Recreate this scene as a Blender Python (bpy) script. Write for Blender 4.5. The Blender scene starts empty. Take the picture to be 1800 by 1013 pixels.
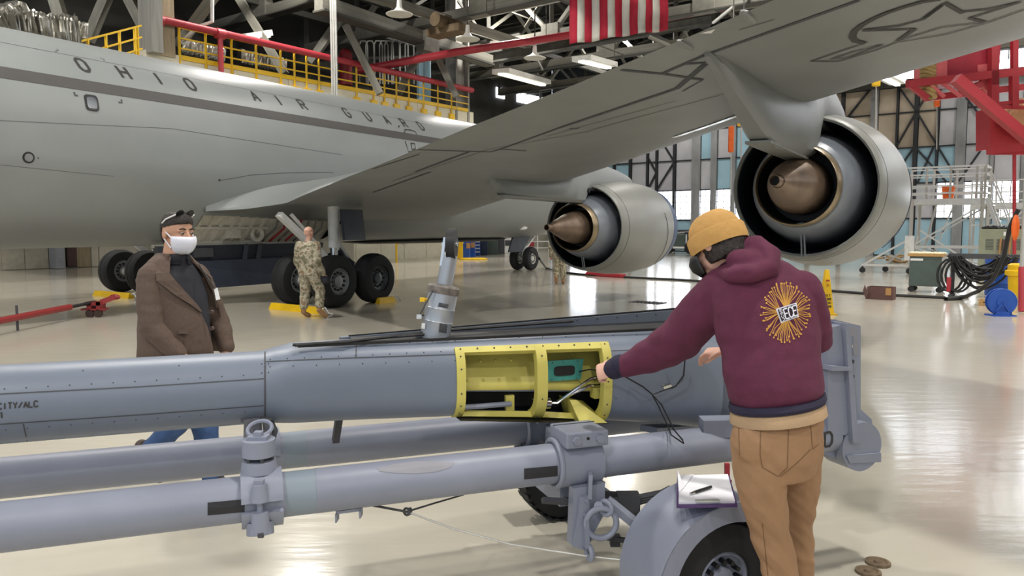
import bpy, bmesh, math, random
from mathutils import Vector as V, Matrix as M, noise
from mathutils.bvhtree import BVHTree
rnd = random.Random(7)
PI = math.pi; sin, cos, R_ = math.sin, math.cos, math.radians
S = bpy.context.scene; COL = S.collection
# ---------------------------------------------------------------- camera, light, exposure
CH = 1.7; FPX = 1350.0; PITCH = math.atan(106.5 / FPX)
cd = bpy.data.cameras.new('camera'); cam = bpy.data.objects.new('camera', cd); COL.objects.link(cam)
cam.location = (0, 0, CH); cam.rotation_euler = (PI/2 - PITCH, 0, 0)
cd.sensor_width = 36; cd.lens = 36 * FPX / 1800; cd.clip_end = 300
S.camera = cam
S.view_settings.view_transform = 'Standard'; S.view_settings.look = 'None'
S.view_settings.gamma = 1; S.view_settings.use_curve_mapping = False
S.view_settings.exposure = -0.45
w = bpy.data.worlds.new('world'); S.world = w; w.use_nodes = True
w.node_tree.nodes['Background'].inputs[0].default_value = (.75, .85, 1, 1)
w.node_tree.nodes['Background'].inputs[1].default_value = 1.0
HA = R_(37.4)                                      # heading of the hangar's long axis
H = V((sin(HA), cos(HA), 0)); HR = V((cos(HA), -sin(HA), 0))
def HP(a, b, z=0): return H*a + HR*b + V((0, 0, z))   # hangar frame: a along, b to the right
def area(name, loc, size, power, col, direction, sy=None):
    l = bpy.data.lights.new(name, 'AREA'); l.energy = power; l.color = col; l.size = size
    if sy: l.shape = 'RECTANGLE'; l.size_y = sy
    o = bpy.data.objects.new(name, l); COL.objects.link(o); o.location = loc
    o.rotation_euler = V(direction).to_track_quat('-Z', 'Y').to_euler(); return o
WARM = (1, .96, .9); COOL = (.86, .93, 1)
for i, a in enumerate((-8, 5, 18, 31, 43)):            # rows of high bay lamps under the roof
    for j, b in enumerate((-24, -12, 0, 12, 24)):
        area('high_bay_lamp', HP(a, b, 13.6), 0.7, 1350, WARM, (0, 0, -1))
area('assumed_door_daylight', HP(-14, 8, 5.5), 26, 220, COOL, H + V((0, 0, -.25)), 9)   # added light, as daylight from assumed, unseen doors behind the camera

# ---------------------------------------------------------------- pixels to places
def ray(px, py):
    dx = (px-900)/FPX; dy = (506.5-py)/FPX
    return V((dx, cos(PITCH)+dy*sin(PITCH), -sin(PITCH)+dy*cos(PITCH)))
C0 = V((0, 0, CH))
def fl(px, py, z=0):
    d = ray(px, py); return C0 + d*((z-CH)/d.z)
def at(px, py, y):
    d = ray(px, py); return C0 + d*(y/d.y)
def onp(px, py, n, c):
    d = ray(px, py); return C0 + d*((c-n.dot(C0))/n.dot(d))
# ---------------------------------------------------------------- materials
def lin(c):
    if isinstance(c, str): c = tuple(int(c[i:i+2], 16) for i in (0, 2, 4))
    return tuple((x/255/12.92 if x/255 <= .04045 else ((x/255+.055)/1.055)**2.4) for x in c)
MATS = {}
def mat(name, col, rough=.5, metal=0, var=.1, scale=5, bump=0, bscale=60, coat=0, emit=0, stretch=None, col2=None):
    if name in MATS: return MATS[name]
    m = bpy.data.materials.new(name); MATS[name] = m; m.use_nodes = True
    nt = m.node_tree; b = nt.nodes['Principled BSDF']; N = nt.nodes.new; L = nt.links.new
    c = lin(col)
    b.inputs['Roughness'].default_value = rough; b.inputs['Metallic'].default_value = metal
    b.inputs['Coat Weight'].default_value = coat; b.inputs['Coat Roughness'].default_value = .08
    tc = N('ShaderNodeTexCoord'); mp = N('ShaderNodeMapping'); L(tc.outputs['Object'], mp.inputs[0])
    if stretch: mp.inputs['Scale'].default_value = stretch
    n = N('ShaderNodeTexNoise'); n.inputs['Scale'].default_value = scale; n.inputs['Detail'].default_value = 5
    L(mp.outputs[0], n.inputs['Vector'])
    r = N('ShaderNodeValToRGB'); r.color_ramp.elements[0].position = .3; r.color_ramp.elements[1].position = .7
    c2 = lin(col2) if col2 else tuple(min(1, x*(1+var)) for x in c)
    c1 = c if col2 else tuple(x*(1-var) for x in c)
    r.color_ramp.elements[0].color = (*c1, 1); r.color_ramp.elements[1].color = (*c2, 1)
    L(n.outputs[0], r.inputs[0]); L(r.outputs[0], b.inputs['Base Color'])
    if bump:
        n2 = N('ShaderNodeTexNoise'); n2.inputs['Scale'].default_value = bscale; n2.inputs['Detail'].default_value = 3
        L(mp.outputs[0], n2.inputs['Vector'])
        bp = N('ShaderNodeBump'); bp.inputs['Strength'].default_value = bump; bp.inputs['Distance'].default_value = .01
        L(n2.outputs[0], bp.inputs['Height']); L(bp.outputs[0], b.inputs['Normal'])
    if emit:
        b.inputs['Emission Color'].default_value = (*c, 1); b.inputs['Emission Strength'].default_value = emit
    return m
# ---------------------------------------------------------------- mesh builder (world coordinates; build() moves it into its thing's frame)
ROOT = {}
def frame(p, x, z=(0, 0, 1)):
    x = V(x).normalized(); z = V(z); y = z.cross(x).normalized(); z = x.cross(y)
    return M(((x.x, y.x, z.x, p[0]), (x.y, y.y, z.y, p[1]), (x.z, y.z, z.z, p[2]), (0, 0, 0, 1)))
def axis(a, b):                                     # z along a->b
    d = (V(b)-V(a)).normalized(); up = V((0, 0, 1)) if abs(d.z) < .95 else V((0, 1, 0))
    x = up.cross(d).normalized(); y = d.cross(x)
    return M(((x.x, y.x, d.x, a[0]), (x.y, y.y, d.y, a[1]), (x.z, y.z, d.z, a[2]), (0, 0, 0, 1)))
def setp(o, label=None, cat=None, group=None, kind=None):
    if label: o['label'] = label
    if cat: o['category'] = cat
    if group: o['group'] = group
    if kind: o['kind'] = kind
    return o
def thing(name, label, cat, loc=(0, 0, 0), rz=0, group=None):
    o = bpy.data.objects.new(name, None); COL.objects.link(o); o.location = loc; o.rotation_euler = (0, 0, rz)
    o.empty_display_size = .1
    ROOT[o.name] = M.Translation(loc) @ M.Rotation(rz, 4, 'Z')
    return setp(o, label, cat, group)
class MB:
    def __init__(s, m=None): s.bm = bmesh.new(); s.m = m or M()
    def v(s, p): return s.bm.verts.new(s.m @ V(p))
    def f(s, vs):
        try: return s.bm.faces.new(vs)
        except ValueError: return None
    def hexa(s, ps):
        v = [s.v(p) for p in ps]
        for q in ((0, 3, 2, 1), (4, 5, 6, 7), (0, 1, 5, 4), (1, 2, 6, 5), (2, 3, 7, 6), (3, 0, 4, 7)): s.f([v[i] for i in q])
        return s
    def box(s, c, d, m=None, bev=0):
        x, y, z = (k/2 for k in d); c = V(c)
        P = [V((a, b, e)) for e in (-z, z) for a, b in ((-x, -y), (x, -y), (x, y), (-x, y))]
        P = [(c + ((m @ p) if m else p)) for p in P]
        if not bev: return s.hexa(P)
        n0 = len(s.bm.verts); v = [s.v(p) for p in P]; fs = []
        for q in ((0, 3, 2, 1), (4, 5, 6, 7), (0, 1, 5, 4), (1, 2, 6, 5), (2, 3, 7, 6), (3, 0, 4, 7)): fs.append(s.f([v[i] for i in q]))
        ed = {e for f in fs for e in f.edges}
        bmesh.ops.bevel(s.bm, geom=list(ed), offset=bev, segments=2, affect='EDGES', profile=.5)
        return s
    def bar(s, a, b, w, h=None, up=(0, 0, 1)):      # straight square bar a->b
        a, b = V(a), V(b); d = b-a; l = d.length; d.normalize(); h = h or w
        up = V(up) if abs(V(up).dot(d)) < .95 else V((0, 1, 0))
        x = d.cross(up).normalized()*w/2; z = x.normalized().cross(d)*h/2
        return s.hexa([a-x-z, a+x-z, b+x-z, b-x-z, a-x+z, a+x+z, b+x+z, b-x+z])
    def rings(s, rs, cap=(True, True), closed=True, skip=None):
        R = [[s.v(p) for p in r] for r in rs]
        n = len(rs[0])
        for i in range(len(R)-1):
            for j in range(n if closed else n-1):
                if skip and skip(i, j): continue
                s.f([R[i][j], R[i][(j+1) % n], R[i+1][(j+1) % n], R[i+1][j]])
        if closed and cap[0]: s.f(list(reversed(R[0])))
        if closed and cap[1]: s.f(R[-1])
        return s
    def lathe(s, prof, m, n=24, cap=(True, True)):  # prof: (radius, height along z)
        return s.rings([[m @ V((max(r, 1e-4)*cos(2*PI*k/n), max(r, 1e-4)*sin(2*PI*k/n), h)) for k in range(n)] for r, h in prof], cap)
    def cyl(s, a, b, r, r2=None, n=14):
        l = (V(b)-V(a)).length; return s.lathe([(r, 0), (r if r2 is None else r2, l)], axis(a, b), n)
    def tube(s, pts, r, n=8, closed=False):
        pts = [V(p) for p in pts]; R = []; x = None; k = len(pts)
        for i, p in enumerate(pts):
            a = pts[(i-1) % k] if closed or i else p; b = pts[(i+1) % k] if closed or i < k-1 else p
            d = (b-a).normalized()
            if x is None:
                up = V((0, 0, 1)) if abs(d.z) < .9 else V((1, 0, 0)); x = up.cross(d).normalized()
            else: x = (x - d*x.dot(d)).normalized()
            y = d.cross(x); rr = r[i] if isinstance(r, (list, tuple)) else r
            R.append([p + x*rr*cos(2*PI*q/n) + y*rr*sin(2*PI*q/n) for q in range(n)])
        if closed: R.append(R[0])
        return s.rings(R, (not closed, not closed))
    def ring(s, c, nrm, R, r, n=20, k=8):
        m = axis(c, V(c)+V(nrm)); return s.tube([m @ V((R*cos(2*PI*i/n), R*sin(2*PI*i/n), 0)) for i in range(n)], r, k, True)
    def prism(s, poly, m, d0, d1):                  # poly in m's xy, extruded along its z
        a = [s.v(m @ V((x, y, d0))) for x, y in poly]; b = [s.v(m @ V((x, y, d1))) for x, y in poly]; n = len(poly)
        s.f(list(reversed(a))); s.f(b)
        for i in range(n): s.f([a[i], a[(i+1) % n], b[(i+1) % n], b[i]])
        return s
    def ball(s, c, r, n=12, sc=(1, 1, 1), m=None):
        c = V(c); k = max(5, n//2+1); mm = m or M.Identity(3)
        return s.rings([[c + mm @ V((r*sc[0]*max(sin(PI*i/k), .001)*cos(2*PI*j/n), r*sc[1]*max(sin(PI*i/k), .001)*sin(2*PI*j/n), r*sc[2]*cos(PI*i/k))) for j in range(n)] for i in range(k+1)])
    def poly(s, pts): return s.f([s.v(p) for p in pts])
    def build(s, name, m, par=None, smooth=True, label=None, cat=None, group=None, kind=None, nrm=True, solid=0):
        bm = s.bm
        if nrm: bmesh.ops.recalc_face_normals(bm, faces=bm.faces[:])
        inv = None
        if par is not None: inv = ROOT[par.name].inverted()
        if inv: bm.transform(inv)
        me = bpy.data.meshes.new(name); bm.to_mesh(me); bm.free()
        for p in me.polygons: p.use_smooth = smooth
        if smooth: me.set_sharp_from_angle(angle=R_(38))
        for x in (m if isinstance(m, (list, tuple)) else [m]): me.materials.append(x)
        o = bpy.data.objects.new(name, me); COL.objects.link(o)
        if par is not None:
            o.parent = par; ROOT[o.name] = ROOT[par.name]
        else: ROOT[o.name] = M()
        if solid:
            q = o.modifiers.new('solid', 'SOLIDIFY'); q.thickness = solid; q.offset = 0
        return setp(o, label, cat, group, kind)
def copy_of(o, par=None, mt=None):                  # one object's copy, new parent
    c = o.copy(); COL.objects.link(c); c.parent = par
    ROOT[c.name] = ROOT[par.name] if par is not None else M()
    return c
def piece(src, par, loc, rot=(0, 0, 0), sc=(1, 1, 1), mate=None):   # part that shares a unit mesh, placed in world coordinates
    o = src.copy(); COL.objects.link(o); o.parent = par
    m = M.LocRotScale(V(loc), rot if not isinstance(rot, tuple) else M.Rotation(rot[2], 3, 'Z').to_quaternion(), V(sc))
    o.matrix_local = (ROOT[par.name].inverted() if par is not None else M()) @ m
    ROOT[o.name] = ROOT[par.name] if par is not None else M(); return o
UNIT = {}
def ubar(name, mt, par, a, b, w, h=None, up=(0, 0, 1)):   # square bar as a part of its own on one shared cube mesh per material
    a, b = V(a), V(b); d = b-a; l = d.length; d.normalize(); h = h or w
    up = V(up) if abs(V(up).dot(d)) < .95 else V((0, 1, 0))
    y = up.cross(d).normalized(); z = d.cross(y)
    if mt.name not in UNIT:
        q = MB(); q.box((0, 0, 0), (1, 1, 1)); me = bpy.data.meshes.new('bar_'+mt.name)
        bmesh.ops.recalc_face_normals(q.bm, faces=q.bm.faces[:]); q.bm.to_mesh(me); q.bm.free(); me.materials.append(mt); UNIT[mt.name] = me
    o = bpy.data.objects.new(name, UNIT[mt.name]); COL.objects.link(o)
    c = (a+b)/2
    m = M(((d.x*l, y.x*w, z.x*h, c.x), (d.y*l, y.y*w, z.y*h, c.y), (d.z*l, y.z*w, z.z*h, c.z), (0, 0, 0, 1)))
    if par is not None: o.parent = par; ROOT[o.name] = ROOT[par.name]; m = ROOT[par.name].inverted() @ m
    else: ROOT[o.name] = M()
    o.matrix_local = m; return o
def ubox(name, mt, par, c, d, x=(1, 0, 0)):         # upright box as a part on the shared cube
    x = V(x).normalized(); c = V(c)
    return ubar(name, mt, par, c-x*d[0]/2, c+x*d[0]/2, d[1], d[2])
def bvh_of(o):
    me = o.data; m = ROOT[o.name]
    return BVHTree.FromPolygons([m @ v.co for v in me.vertices], [tuple(p.vertices) for p in me.polygons])
def hit(bvh, px, py):
    d = ray(px, py).normalized(); p, n, i, l = bvh.ray_cast(C0, d)
    if p is None: return None, None
    if n.dot(d) > 0: n = -n
    return p, n
def ribbon(mb, pts, wd, closed=False):              # flat strip through (point, normal) pairs
    k = len(pts); L_ = []
    for i, (p, n) in enumerate(pts):
        a = pts[(i-1) % k][0] if closed or i else p; b = pts[(i+1) % k][0] if closed or i < k-1 else p
        s = n.cross((b-a).normalized()).normalized()*wd/2; L_.append((mb.v(p-s), mb.v(p+s)))
    for i in range(k if closed else k-1):
        a, b = L_[i], L_[(i+1) % k]; mb.f([a[0], b[0], b[1], a[1]])
def pxline(mb, bvh, pts, wd, off=.004, step=14):    # a painted or cut line that follows a surface, through points seen in the photograph
    out = []
    for (x0, y0), (x1, y1) in zip(pts, pts[1:]):
        n = max(1, int(math.hypot(x1-x0, y1-y0)/step))
        for k in range(n+1):
            if k == 0 and out: continue
            p, q = hit(bvh, x0+(x1-x0)*k/n, y0+(y1-y0)*k/n)
            if p: out.append((p+q*off, q))
    if len(out) > 1: ribbon(mb, out, wd)
def lines(name, bvh, items, mt, par, off=.004, step=14):   # each painted or cut line its own part
    for pts, wd in items:
        q = MB(); pxline(q, bvh, pts, wd, off, step)
        if len(q.bm.faces): q.build(name, mt, par, False)
        else: q.bm.free()
def fillpx(mb, bvh, poly, off=.004, step=10):       # a painted patch on a surface (convex outline in photograph pixels)
    cx = sum(p[0] for p in poly)/len(poly); cy = sum(p[1] for p in poly)/len(poly)
    o = []
    for (x0, y0), (x1, y1) in zip(poly, poly[1:]+poly[:1]):
        n = max(1, int(math.hypot(x1-x0, y1-y0)/step))
        for k in range(n):
            p, q = hit(bvh, x0+(x1-x0)*k/n, y0+(y1-y0)*k/n)
            if p: o.append(mb.v(p+q*off))
    p, q = hit(bvh, cx, cy)
    if p and len(o) > 2:
        c = mb.v(p+q*off)
        for i in range(len(o)): mb.f([c, o[i], o[(i+1) % len(o)]])
GLY = {'O': [[(.25, 0), (.75, 0), (1, .22), (1, .78), (.75, 1), (.25, 1), (0, .78), (0, .22), (.25, 0)]], 'H': [[(0, 0), (0, 1)], [(1, 0), (1, 1)], [(0, .5), (1, .5)]],
 'I': [[(.5, 0), (.5, 1)]], 'A': [[(0, 0), (.5, 1), (1, 0)], [(.2, .33), (.8, .33)]], 'R': [[(0, 0), (0, 1), (.75, 1), (1, .88), (1, .62), (.75, .5), (0, .5)], [(.5, .5), (1, 0)]],
 'G': [[(1, .78), (.75, 1), (.25, 1), (0, .78), (0, .22), (.25, 0), (.75, 0), (1, .22), (1, .48), (.6, .48)]], 'U': [[(0, 1), (0, .22), (.25, 0), (.75, 0), (1, .22), (1, 1)]],
 'D': [[(0, 0), (0, 1), (.7, 1), (1, .75), (1, .25), (.7, 0), (0, 0)]], 'C': [[(1, .78), (.75, 1), (.25, 1), (0, .78), (0, .22), (.25, 0), (.75, 0), (1, .22)]],
 'E': [[(1, 0), (0, 0), (0, 1), (1, 1)], [(0, .52), (.8, .52)]], 'T': [[(.5, 0), (.5, 1)], [(0, 1), (1, 1)]], 'Y': [[(0, 1), (.5, .5), (1, 1)], [(.5, .5), (.5, 0)]],
 'L': [[(0, 1), (0, 0), (1, 0)]], '/': [[(0, 0), (1, 1)]], '1': [[(.25, .8), (.5, 1), (.5, 0)]], 'S': [[(0, .2), (.25, 0), (.75, 0), (1, .2), (1, .4), (.75, .52), (.25, .52), (0, .64), (0, .82), (.25, 1), (.75, 1), (1, .82)]],
 'B': [[(0, 0), (0, 1), (.75, 1), (1, .88), (1, .64), (.75, .52), (0, .52)], [(.75, .52), (1, .38), (1, .14), (.75, 0), (0, 0)]], 'N': [[(0, 0), (0, 1), (1, 0), (1, 1)]],
 'F': [[(0, 0), (0, 1), (1, 1)], [(0, .52), (.8, .52)]], 'W': [[(0, 1), (.25, 0), (.5, .7), (.75, 0), (1, 1)]], 'P': [[(0, 0), (0, 1), (.75, 1), (1, .88), (1, .6), (.75, .48), (0, .48)]], 'V': [[(0, 1), (.5, 0), (1, 1)]], 'M': [[(0, 0), (0, 1), (.5, .4), (1, 1), (1, 0)]]}
def text(mb, s, fn, h, wd, sw, gap):                # stroke lettering; fn(x, y) -> (point, normal)
    x = 0
    for ch in s:
        for st in GLY.get(ch, []):
            pts = []
            for (a, b), (c, d) in zip(st, st[1:]):
                for k in range(4):
                    pts.append(fn(x+(a+(c-a)*k/4)*wd, (b+(d-b)*k/4)*h))
            pts.append(fn(x+st[-1][0]*wd, st[-1][1]*h))
            if all(p[0] for p in pts): ribbon(mb, pts, sw, st[0] == st[-1] and False)
        x += wd+gap
# ================================================================ materials
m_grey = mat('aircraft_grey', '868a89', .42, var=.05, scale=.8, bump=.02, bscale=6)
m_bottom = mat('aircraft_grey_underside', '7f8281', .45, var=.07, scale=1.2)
m_nac = mat('nacelle_grey', '868782', .4, var=.05, scale=1.5)
m_mark = mat('marking_black', '32312f', .6)
m_seam = mat('seam_dark', '45464a', .7)
m_black = mat('black', '151618', .5)
m_duct = mat('fan_duct_navy', '20252f', .35)
m_cowl = mat('core_cowl', '80868f', .38, metal=.1)
m_bronze = mat('heat_tinted_metal', '7f6b5a', .45, metal=.4, var=.3, scale=4)
m_gold = mat('heat_tinted_ring', '9a8a70', .35, metal=.6, var=.2, scale=4)
m_tyre = mat('tyre_rubber', '1b1c1e', .75, var=.15)
m_hub = mat('wheel_hub_grey', '8e9294', .4, metal=.3)
m_white = mat('white_paint', 'e6e6e3', .35)
m_cream = mat('wheel_well_cream', 'd2cfc2', .5, var=.15, scale=6)
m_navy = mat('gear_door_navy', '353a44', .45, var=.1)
m_chrome = mat('chrome', 'd5d8da', .15, metal=1)
m_steel = mat('truss_grey', '77756b', .65, var=.2, scale=3)
m_steeld = mat('truss_dark', '4a4943', .7, var=.25, scale=3)
m_dark = mat('dark_hangar_wall', '35342f', .8, var=.25, scale=.6)
m_conc = mat('concrete_column', '9a8b70', .8, var=.2, scale=3, stretch=(4, 4, .3))
m_colgrey = mat('column_grey', '8d8b85', .7, var=.2, scale=3, stretch=(3, 3, .2))
m_yel = mat('safety_yellow', 'e5b912', .45)
m_red = mat('red_paint', 'a8303a', .45, var=.08)
m_pink = mat('faded_red_paint', 'd06468', .5, var=.1)
m_parapet = mat('cream_parapet', 'dcd5be', .6, var=.05, scale=1)
m_foil = mat('foil_insulation', '9d9a90', .3, metal=.85, var=.2, scale=3, bump=.9, bscale=9)
m_pipe = mat('galvanised_pipe', 'bdbdb8', .4, metal=.4)
m_tan = mat('door_panel_tan', 'b3a592', .75, var=.12, scale=1.2)
m_gpan = mat('door_panel_grey', 'b9b9be', .7, var=.1, scale=1.2)
m_bpan = mat('door_panel_blue', '9cc0d0', .65, var=.08, scale=1.2)
m_frame = mat('door_frame_black', '24262a', .6)
m_day = mat('daylight_pane', 'f2f7ff', .3, emit=11)
m_lamp = mat('lamp_tube', 'fffbe8', .3, emit=8)
m_lampw = mat('lamp_shade', 'e0ded6', .4)
m_wall = mat('annex_wall', 'b9b3a0', .7, var=.06)
m_walld = mat('annex_wall_ribbed', 'a49f8e', .7, var=.1)
# ================================================================ the setting
m_floor = mat('epoxy_floor', 'c2bcad', .18, var=.05, scale=.5, coat=.25)
nt = m_floor.node_tree; b = nt.nodes['Principled BSDF']
tc = nt.nodes.new('ShaderNodeTexCoord'); mp = nt.nodes.new('ShaderNodeMapping'); mp.inputs['Scale'].default_value = (1.2, 5, 1)
mp.inputs['Rotation'].default_value = (0, 0, R_(-12))
nz = nt.nodes.new('ShaderNodeTexNoise'); nz.inputs['Scale'].default_value = 1.6; nz.inputs['Detail'].default_value = 6
bp = nt.nodes.new('ShaderNodeBump'); bp.inputs['Strength'].default_value = .22; bp.inputs['Distance'].default_value = .012
nt.links.new(tc.outputs['Object'], mp.inputs[0]); nt.links.new(mp.outputs[0], nz.inputs['Vector']); nt.links.new(nz.outputs[0], bp.inputs['Height'])
nt.links.new(bp.outputs[0], b.inputs['Normal']); nt.links.new(bp.outputs[0], b.inputs['Coat Normal'])
WB = -34.5; WA = 50.2; BR = 34; AF = -16; TOP = 17
q = MB(); q.hexa([HP(AF-6, WB-.4, -.2), HP(AF-6, BR+.4, -.2), HP(WA+.6, BR+.4, -.2), HP(WA+.6, WB-.4, -.2), HP(AF-6, WB-.4), HP(AF-6, BR+.4), HP(WA+.6, BR+.4), HP(WA+.6, WB-.4)])
q.build('floor', m_floor, smooth=False, kind='structure')
def slab(name, mt, a0, a1, b0, b1, z0, z1, par=None, **k):
    q = MB(); q.hexa([HP(a0, b0, z0), HP(a0, b1, z0), HP(a1, b1, z0), HP(a1, b0, z0), HP(a0, b0, z1), HP(a0, b1, z1), HP(a1, b1, z1), HP(a1, b0, z1)])
    return q.build(name, mt, par, smooth=False, **k)
ceil = slab('ceiling', m_dark, AF, WA, WB, BR, TOP, TOP+.2, kind='structure')
wl = slab('wall_left', m_dark, AF, WA, WB-.3, WB, 7.45, TOP, kind='structure')
wl2 = slab('wall_left_lower', m_walld, AF, WA, WB-.3, WB, 0, 7.45, kind='structure')
slab('wall_right', m_dark, AF, WA, BR, BR+.3, 0, TOP, kind='structure')
ann = slab('wall_annex', m_wall, 24.5, 31, WB, -28.2, 0, 7.3, kind='structure')
# annex and lower-left wall panels with their joints
k = 24.6
while k < 30.9:
    slab('wall_panel', m_wall, k+.02, k+1.58, -28.2, -28.17, .1, 7.2, ann); k += 1.6
def bw(px, py=400, a=WA): return HR.dot(onp(px, py, H, a))
def aw(px, py=455, b=WB): return H.dot(onp(px, py, HR, b))
for i, (x0, x1, mt) in enumerate(((2, 42, m_walld), (43, 84, m_walld), (102, 114, m_wall), (134, 158, m_conc), (160, 172, m_wall), (174, 240, m_wall))):
    slab('wall_panel', mt, aw(x0), aw(x1), WB, WB+.06, .02, 7.3, wl2)
d1 = slab('door_1', m_frame, aw(115), aw(133), WB, WB+.12, .05, 2.1, kind='structure')
m_brown = mat('brown_door', '4a2f2a', .5)
slab('door_leaf', m_brown, aw(116), aw(132), WB+.12, WB+.14, .08, 2.05, d1)
t = thing('grey_cabinet', 'tall grey cabinet with a white notice against the left wall', 'cabinet', HP(aw(93), WB+.4, 0), -HA)
slab('body', mat('cabinet_grey', '8b8d92', .5), aw(85), aw(101), WB+.08, WB+.7, .02, 2.6, t)
slab('notice', m_white, aw(95), aw(98.5), WB+.7, WB+.71, 1.5, 2.2, t, label='white paper notice')
# ---- back wall: sliding hangar doors, mullions, braces, panels, windows
wb = slab('wall_back', m_frame, WA+.12, WA+.4, WB, BR, 0, TOP, kind='structure')
MUL = [(1000, .2, 0), (1050, .18, 0), (1079, .18, 0), (1107, .2, 0), (1137, .16, 0), (1153, .16, 0), (1184, .2, 0), (1222, .62, 1), (1253, .42, 1), (1287, .3, 1), (1322, .25, 0), (1372, .3, 1),
       (1420, .25, 0), (1475, .2, 0), (1530, .42, 1), (1570, .12, 0), (1603, .22, 0), (1641, .12, 0), (1682, .5, 1), (1738, .18, 1), (1795, .3, 1), (1850, .2, 0), (1910, .4, 1), (1990, .2, 0), (2080, .4, 1), (2200, .2, 0)]
ZH = [.05, 2.22, 4.28, 6.35, 8.4, 9.9]
bs = [bw(x) for x, _, _ in MUL]
m_mul = mat('door_mullion_grey', '8a8b8c', .7, var=.25, scale=3, stretch=(2, 2, .3))
nwin = 0; rnd.seed(3)
for i in range(len(bs)-1):
    b0, b1 = bs[i]+MUL[i][1]/2, bs[i+1]-MUL[i+1][1]/2
    x = MUL[i][0]
    for j in range(5):
        z0, z1 = ZH[j], ZH[j+1]
        win = j == 1 and (x < 1050 or 1130 < x < 1322 or x > 1640)
        if win:
            nwin += 1
            o = slab('window_%d' % nwin, m_day, WA+.06, WA+.1, b0+.05, b1-.05, z0+.05, z1-.05, kind='structure')
            n = max(2, round((b1-b0)/.42))
            for k in range(1, n): ubar('muntin', m_colgrey, o, HP(WA+.03, b0+(b1-b0)*k/n, z0), HP(WA+.03, b0+(b1-b0)*k/n, z1), .045)
            for k in range(1, 5): ubar('muntin', m_colgrey, o, HP(WA+.03, b0, z0+(z1-z0)*k/5), HP(WA+.03, b1, z0+(z1-z0)*k/5), .045)
            continue
        mt = m_tan if (x >= 1420 and x < 1610 and j > 1) else m_gpan
        if j == 0: mt = m_bpan
        if (1540 < x < 1680 and j == 2) or (j == 2 and x in (1050, 1079, 1287)) or (x in (1222, 1287, 1322) and j == 3) or (x in (1153, 1253) and j == 2 and False): mt = m_bpan
        if x == 1253 and j == 2: mt = m_bpan
        slab('door_panel', mt, WA+.04, WA+.1, b0+.03, b1-.03, z0+.03, z1-.03, wb)
for x, wd, c in MUL:
    ubar('mullion', m_mul if c else m_frame, wb, HP(WA-.02, bw(x), 0), HP(WA-.02, bw(x), 9.9), .18, wd, up=HR)
for z in ZH[1:]: ubar('rail', m_frame, wb, HP(WA, bs[0], z), HP(WA, bs[-1], z), .1, .08)
for x0, z0, x1, z1 in ((1137, 4.3, 1153, 5.6), (1137, 6.8, 1153, 5.6), (1153, 4.3, 1184, 6.3), (1184, 6.3, 1153, 8.4), (1530, 6.35, 1484, 8.4), (1484, 8.4, 1530, 10.3), (1603, 8.4, 1570, 6.4), (1603, 8.4, 1560, 10.4),
    (1603, 8.4, 1641, 6.4), (1603, 8.4, 1641, 10.4), (1682, 4.3, 1641, 6.4), (1682, 4.3, 1738, 6.9), (1738, 6.9, 1682, 9.2), (1682, 9.2, 1738, 10.4), (1570, 6.3, 1590, 4.3), (1560, 4.3, 1600, 6.3), (1605, 6.3, 1660, 4.3), (1635, 6.3, 1610, 4.3), (1545, 4.3, 1570, 6.35)):
    ubar('brace', m_frame, wb, HP(WA-.06, bw(x0), z0), HP(WA-.06, bw(x1), z1), .12, .1)
# clerestory band over the doors
ubar('trim_1', m_steeld, None, HP(WA-.2, WB, 10.08), HP(WA-.2, BR, 10.08), .5, .35)['kind'] = 'structure'
bb = [bw(1535)+k*2.6 for k in range(27) if bw(1535)+k*2.6 < BR]
for i in range(len(bb)-1):
    nwin += 1
    o = slab('window_%d' % nwin, m_day, WA+.02, WA+.08, bb[i]+.15, bb[i+1]-.15, 10.35, 15.6, kind='structure')
    ubar('muntin', m_steeld, o, HP(WA-.02, bb[i]+.1, 12.4), HP(WA-.02, bb[i+1]-.1, 12.4), .08, .12)
    ubar('muntin', m_steeld, o, HP(WA-.02, bb[i], 10.8), HP(WA-.02, bb[i], 15.7), .12, .2)
    ubar('muntin', m_steeld, o, HP(WA-.02, bb[i]+1.3, 10.8), HP(WA-.02, bb[i]+1.3, 15.7), .05, .06)
ubar('trim_2', m_steeld, None, HP(WA-.1, WB, 16.3), HP(WA-.1, BR, 16.3), .3, 1.3)['kind'] = 'structure'
# far windows seen past the end of the mezzanine, in the left wall
for i, (x0, x1) in enumerate(((872, 886), (908, 930), (932, 954))):
    nwin += 1
    slab('window_%d' % nwin, m_day, aw(x0), aw(x1), WB, WB+.08, 10.9, 11.6, kind='structure')
# ================================================================ roof trusses
def truss(a, lab, z0=11.2, z1=15.2, b0=WB+.5, b1=26, step=4.0):
    t = thing('roof_truss', lab, 'truss', HP(a, (b0+b1)/2, z0), -HA, 'roof trusses across the hangar')
    for z in (z0, z1): ubar('chord', m_steel, t, HP(a, b0, z), HP(a, b1, z), .34, .38)
    ubar('flange', m_steeld, t, HP(a, b0, z0-.24), HP(a, b1, z0-.24), .5, .06)
    n = int((b1-b0)/step)
    for k in range(n):
        x = b0+k*step
        ubar('post', m_steeld, t, HP(a, x, z0), HP(a, x, z1), .2, .24)
        ubar('diagonal', m_steel, t, HP(a, x, z0 if k % 2 else z1), HP(a, x+step, z1 if k % 2 else z0), .24, .18)
        if k % 2: ubox('gusset', m_steel, t, HP(a, x, z0+.1), (1.0, .42, .8), HR)
for a, w_ in ((21, 'nearest the camera'), (26.5, 'second from the camera'), (32, 'third from the camera'), (37.5, 'third from the hangar doors'), (43, 'second from the hangar doors'), (48, 'closest to the hangar doors')): truss(a, 'grey steel lattice roof truss across the hangar, ' + w_)
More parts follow.
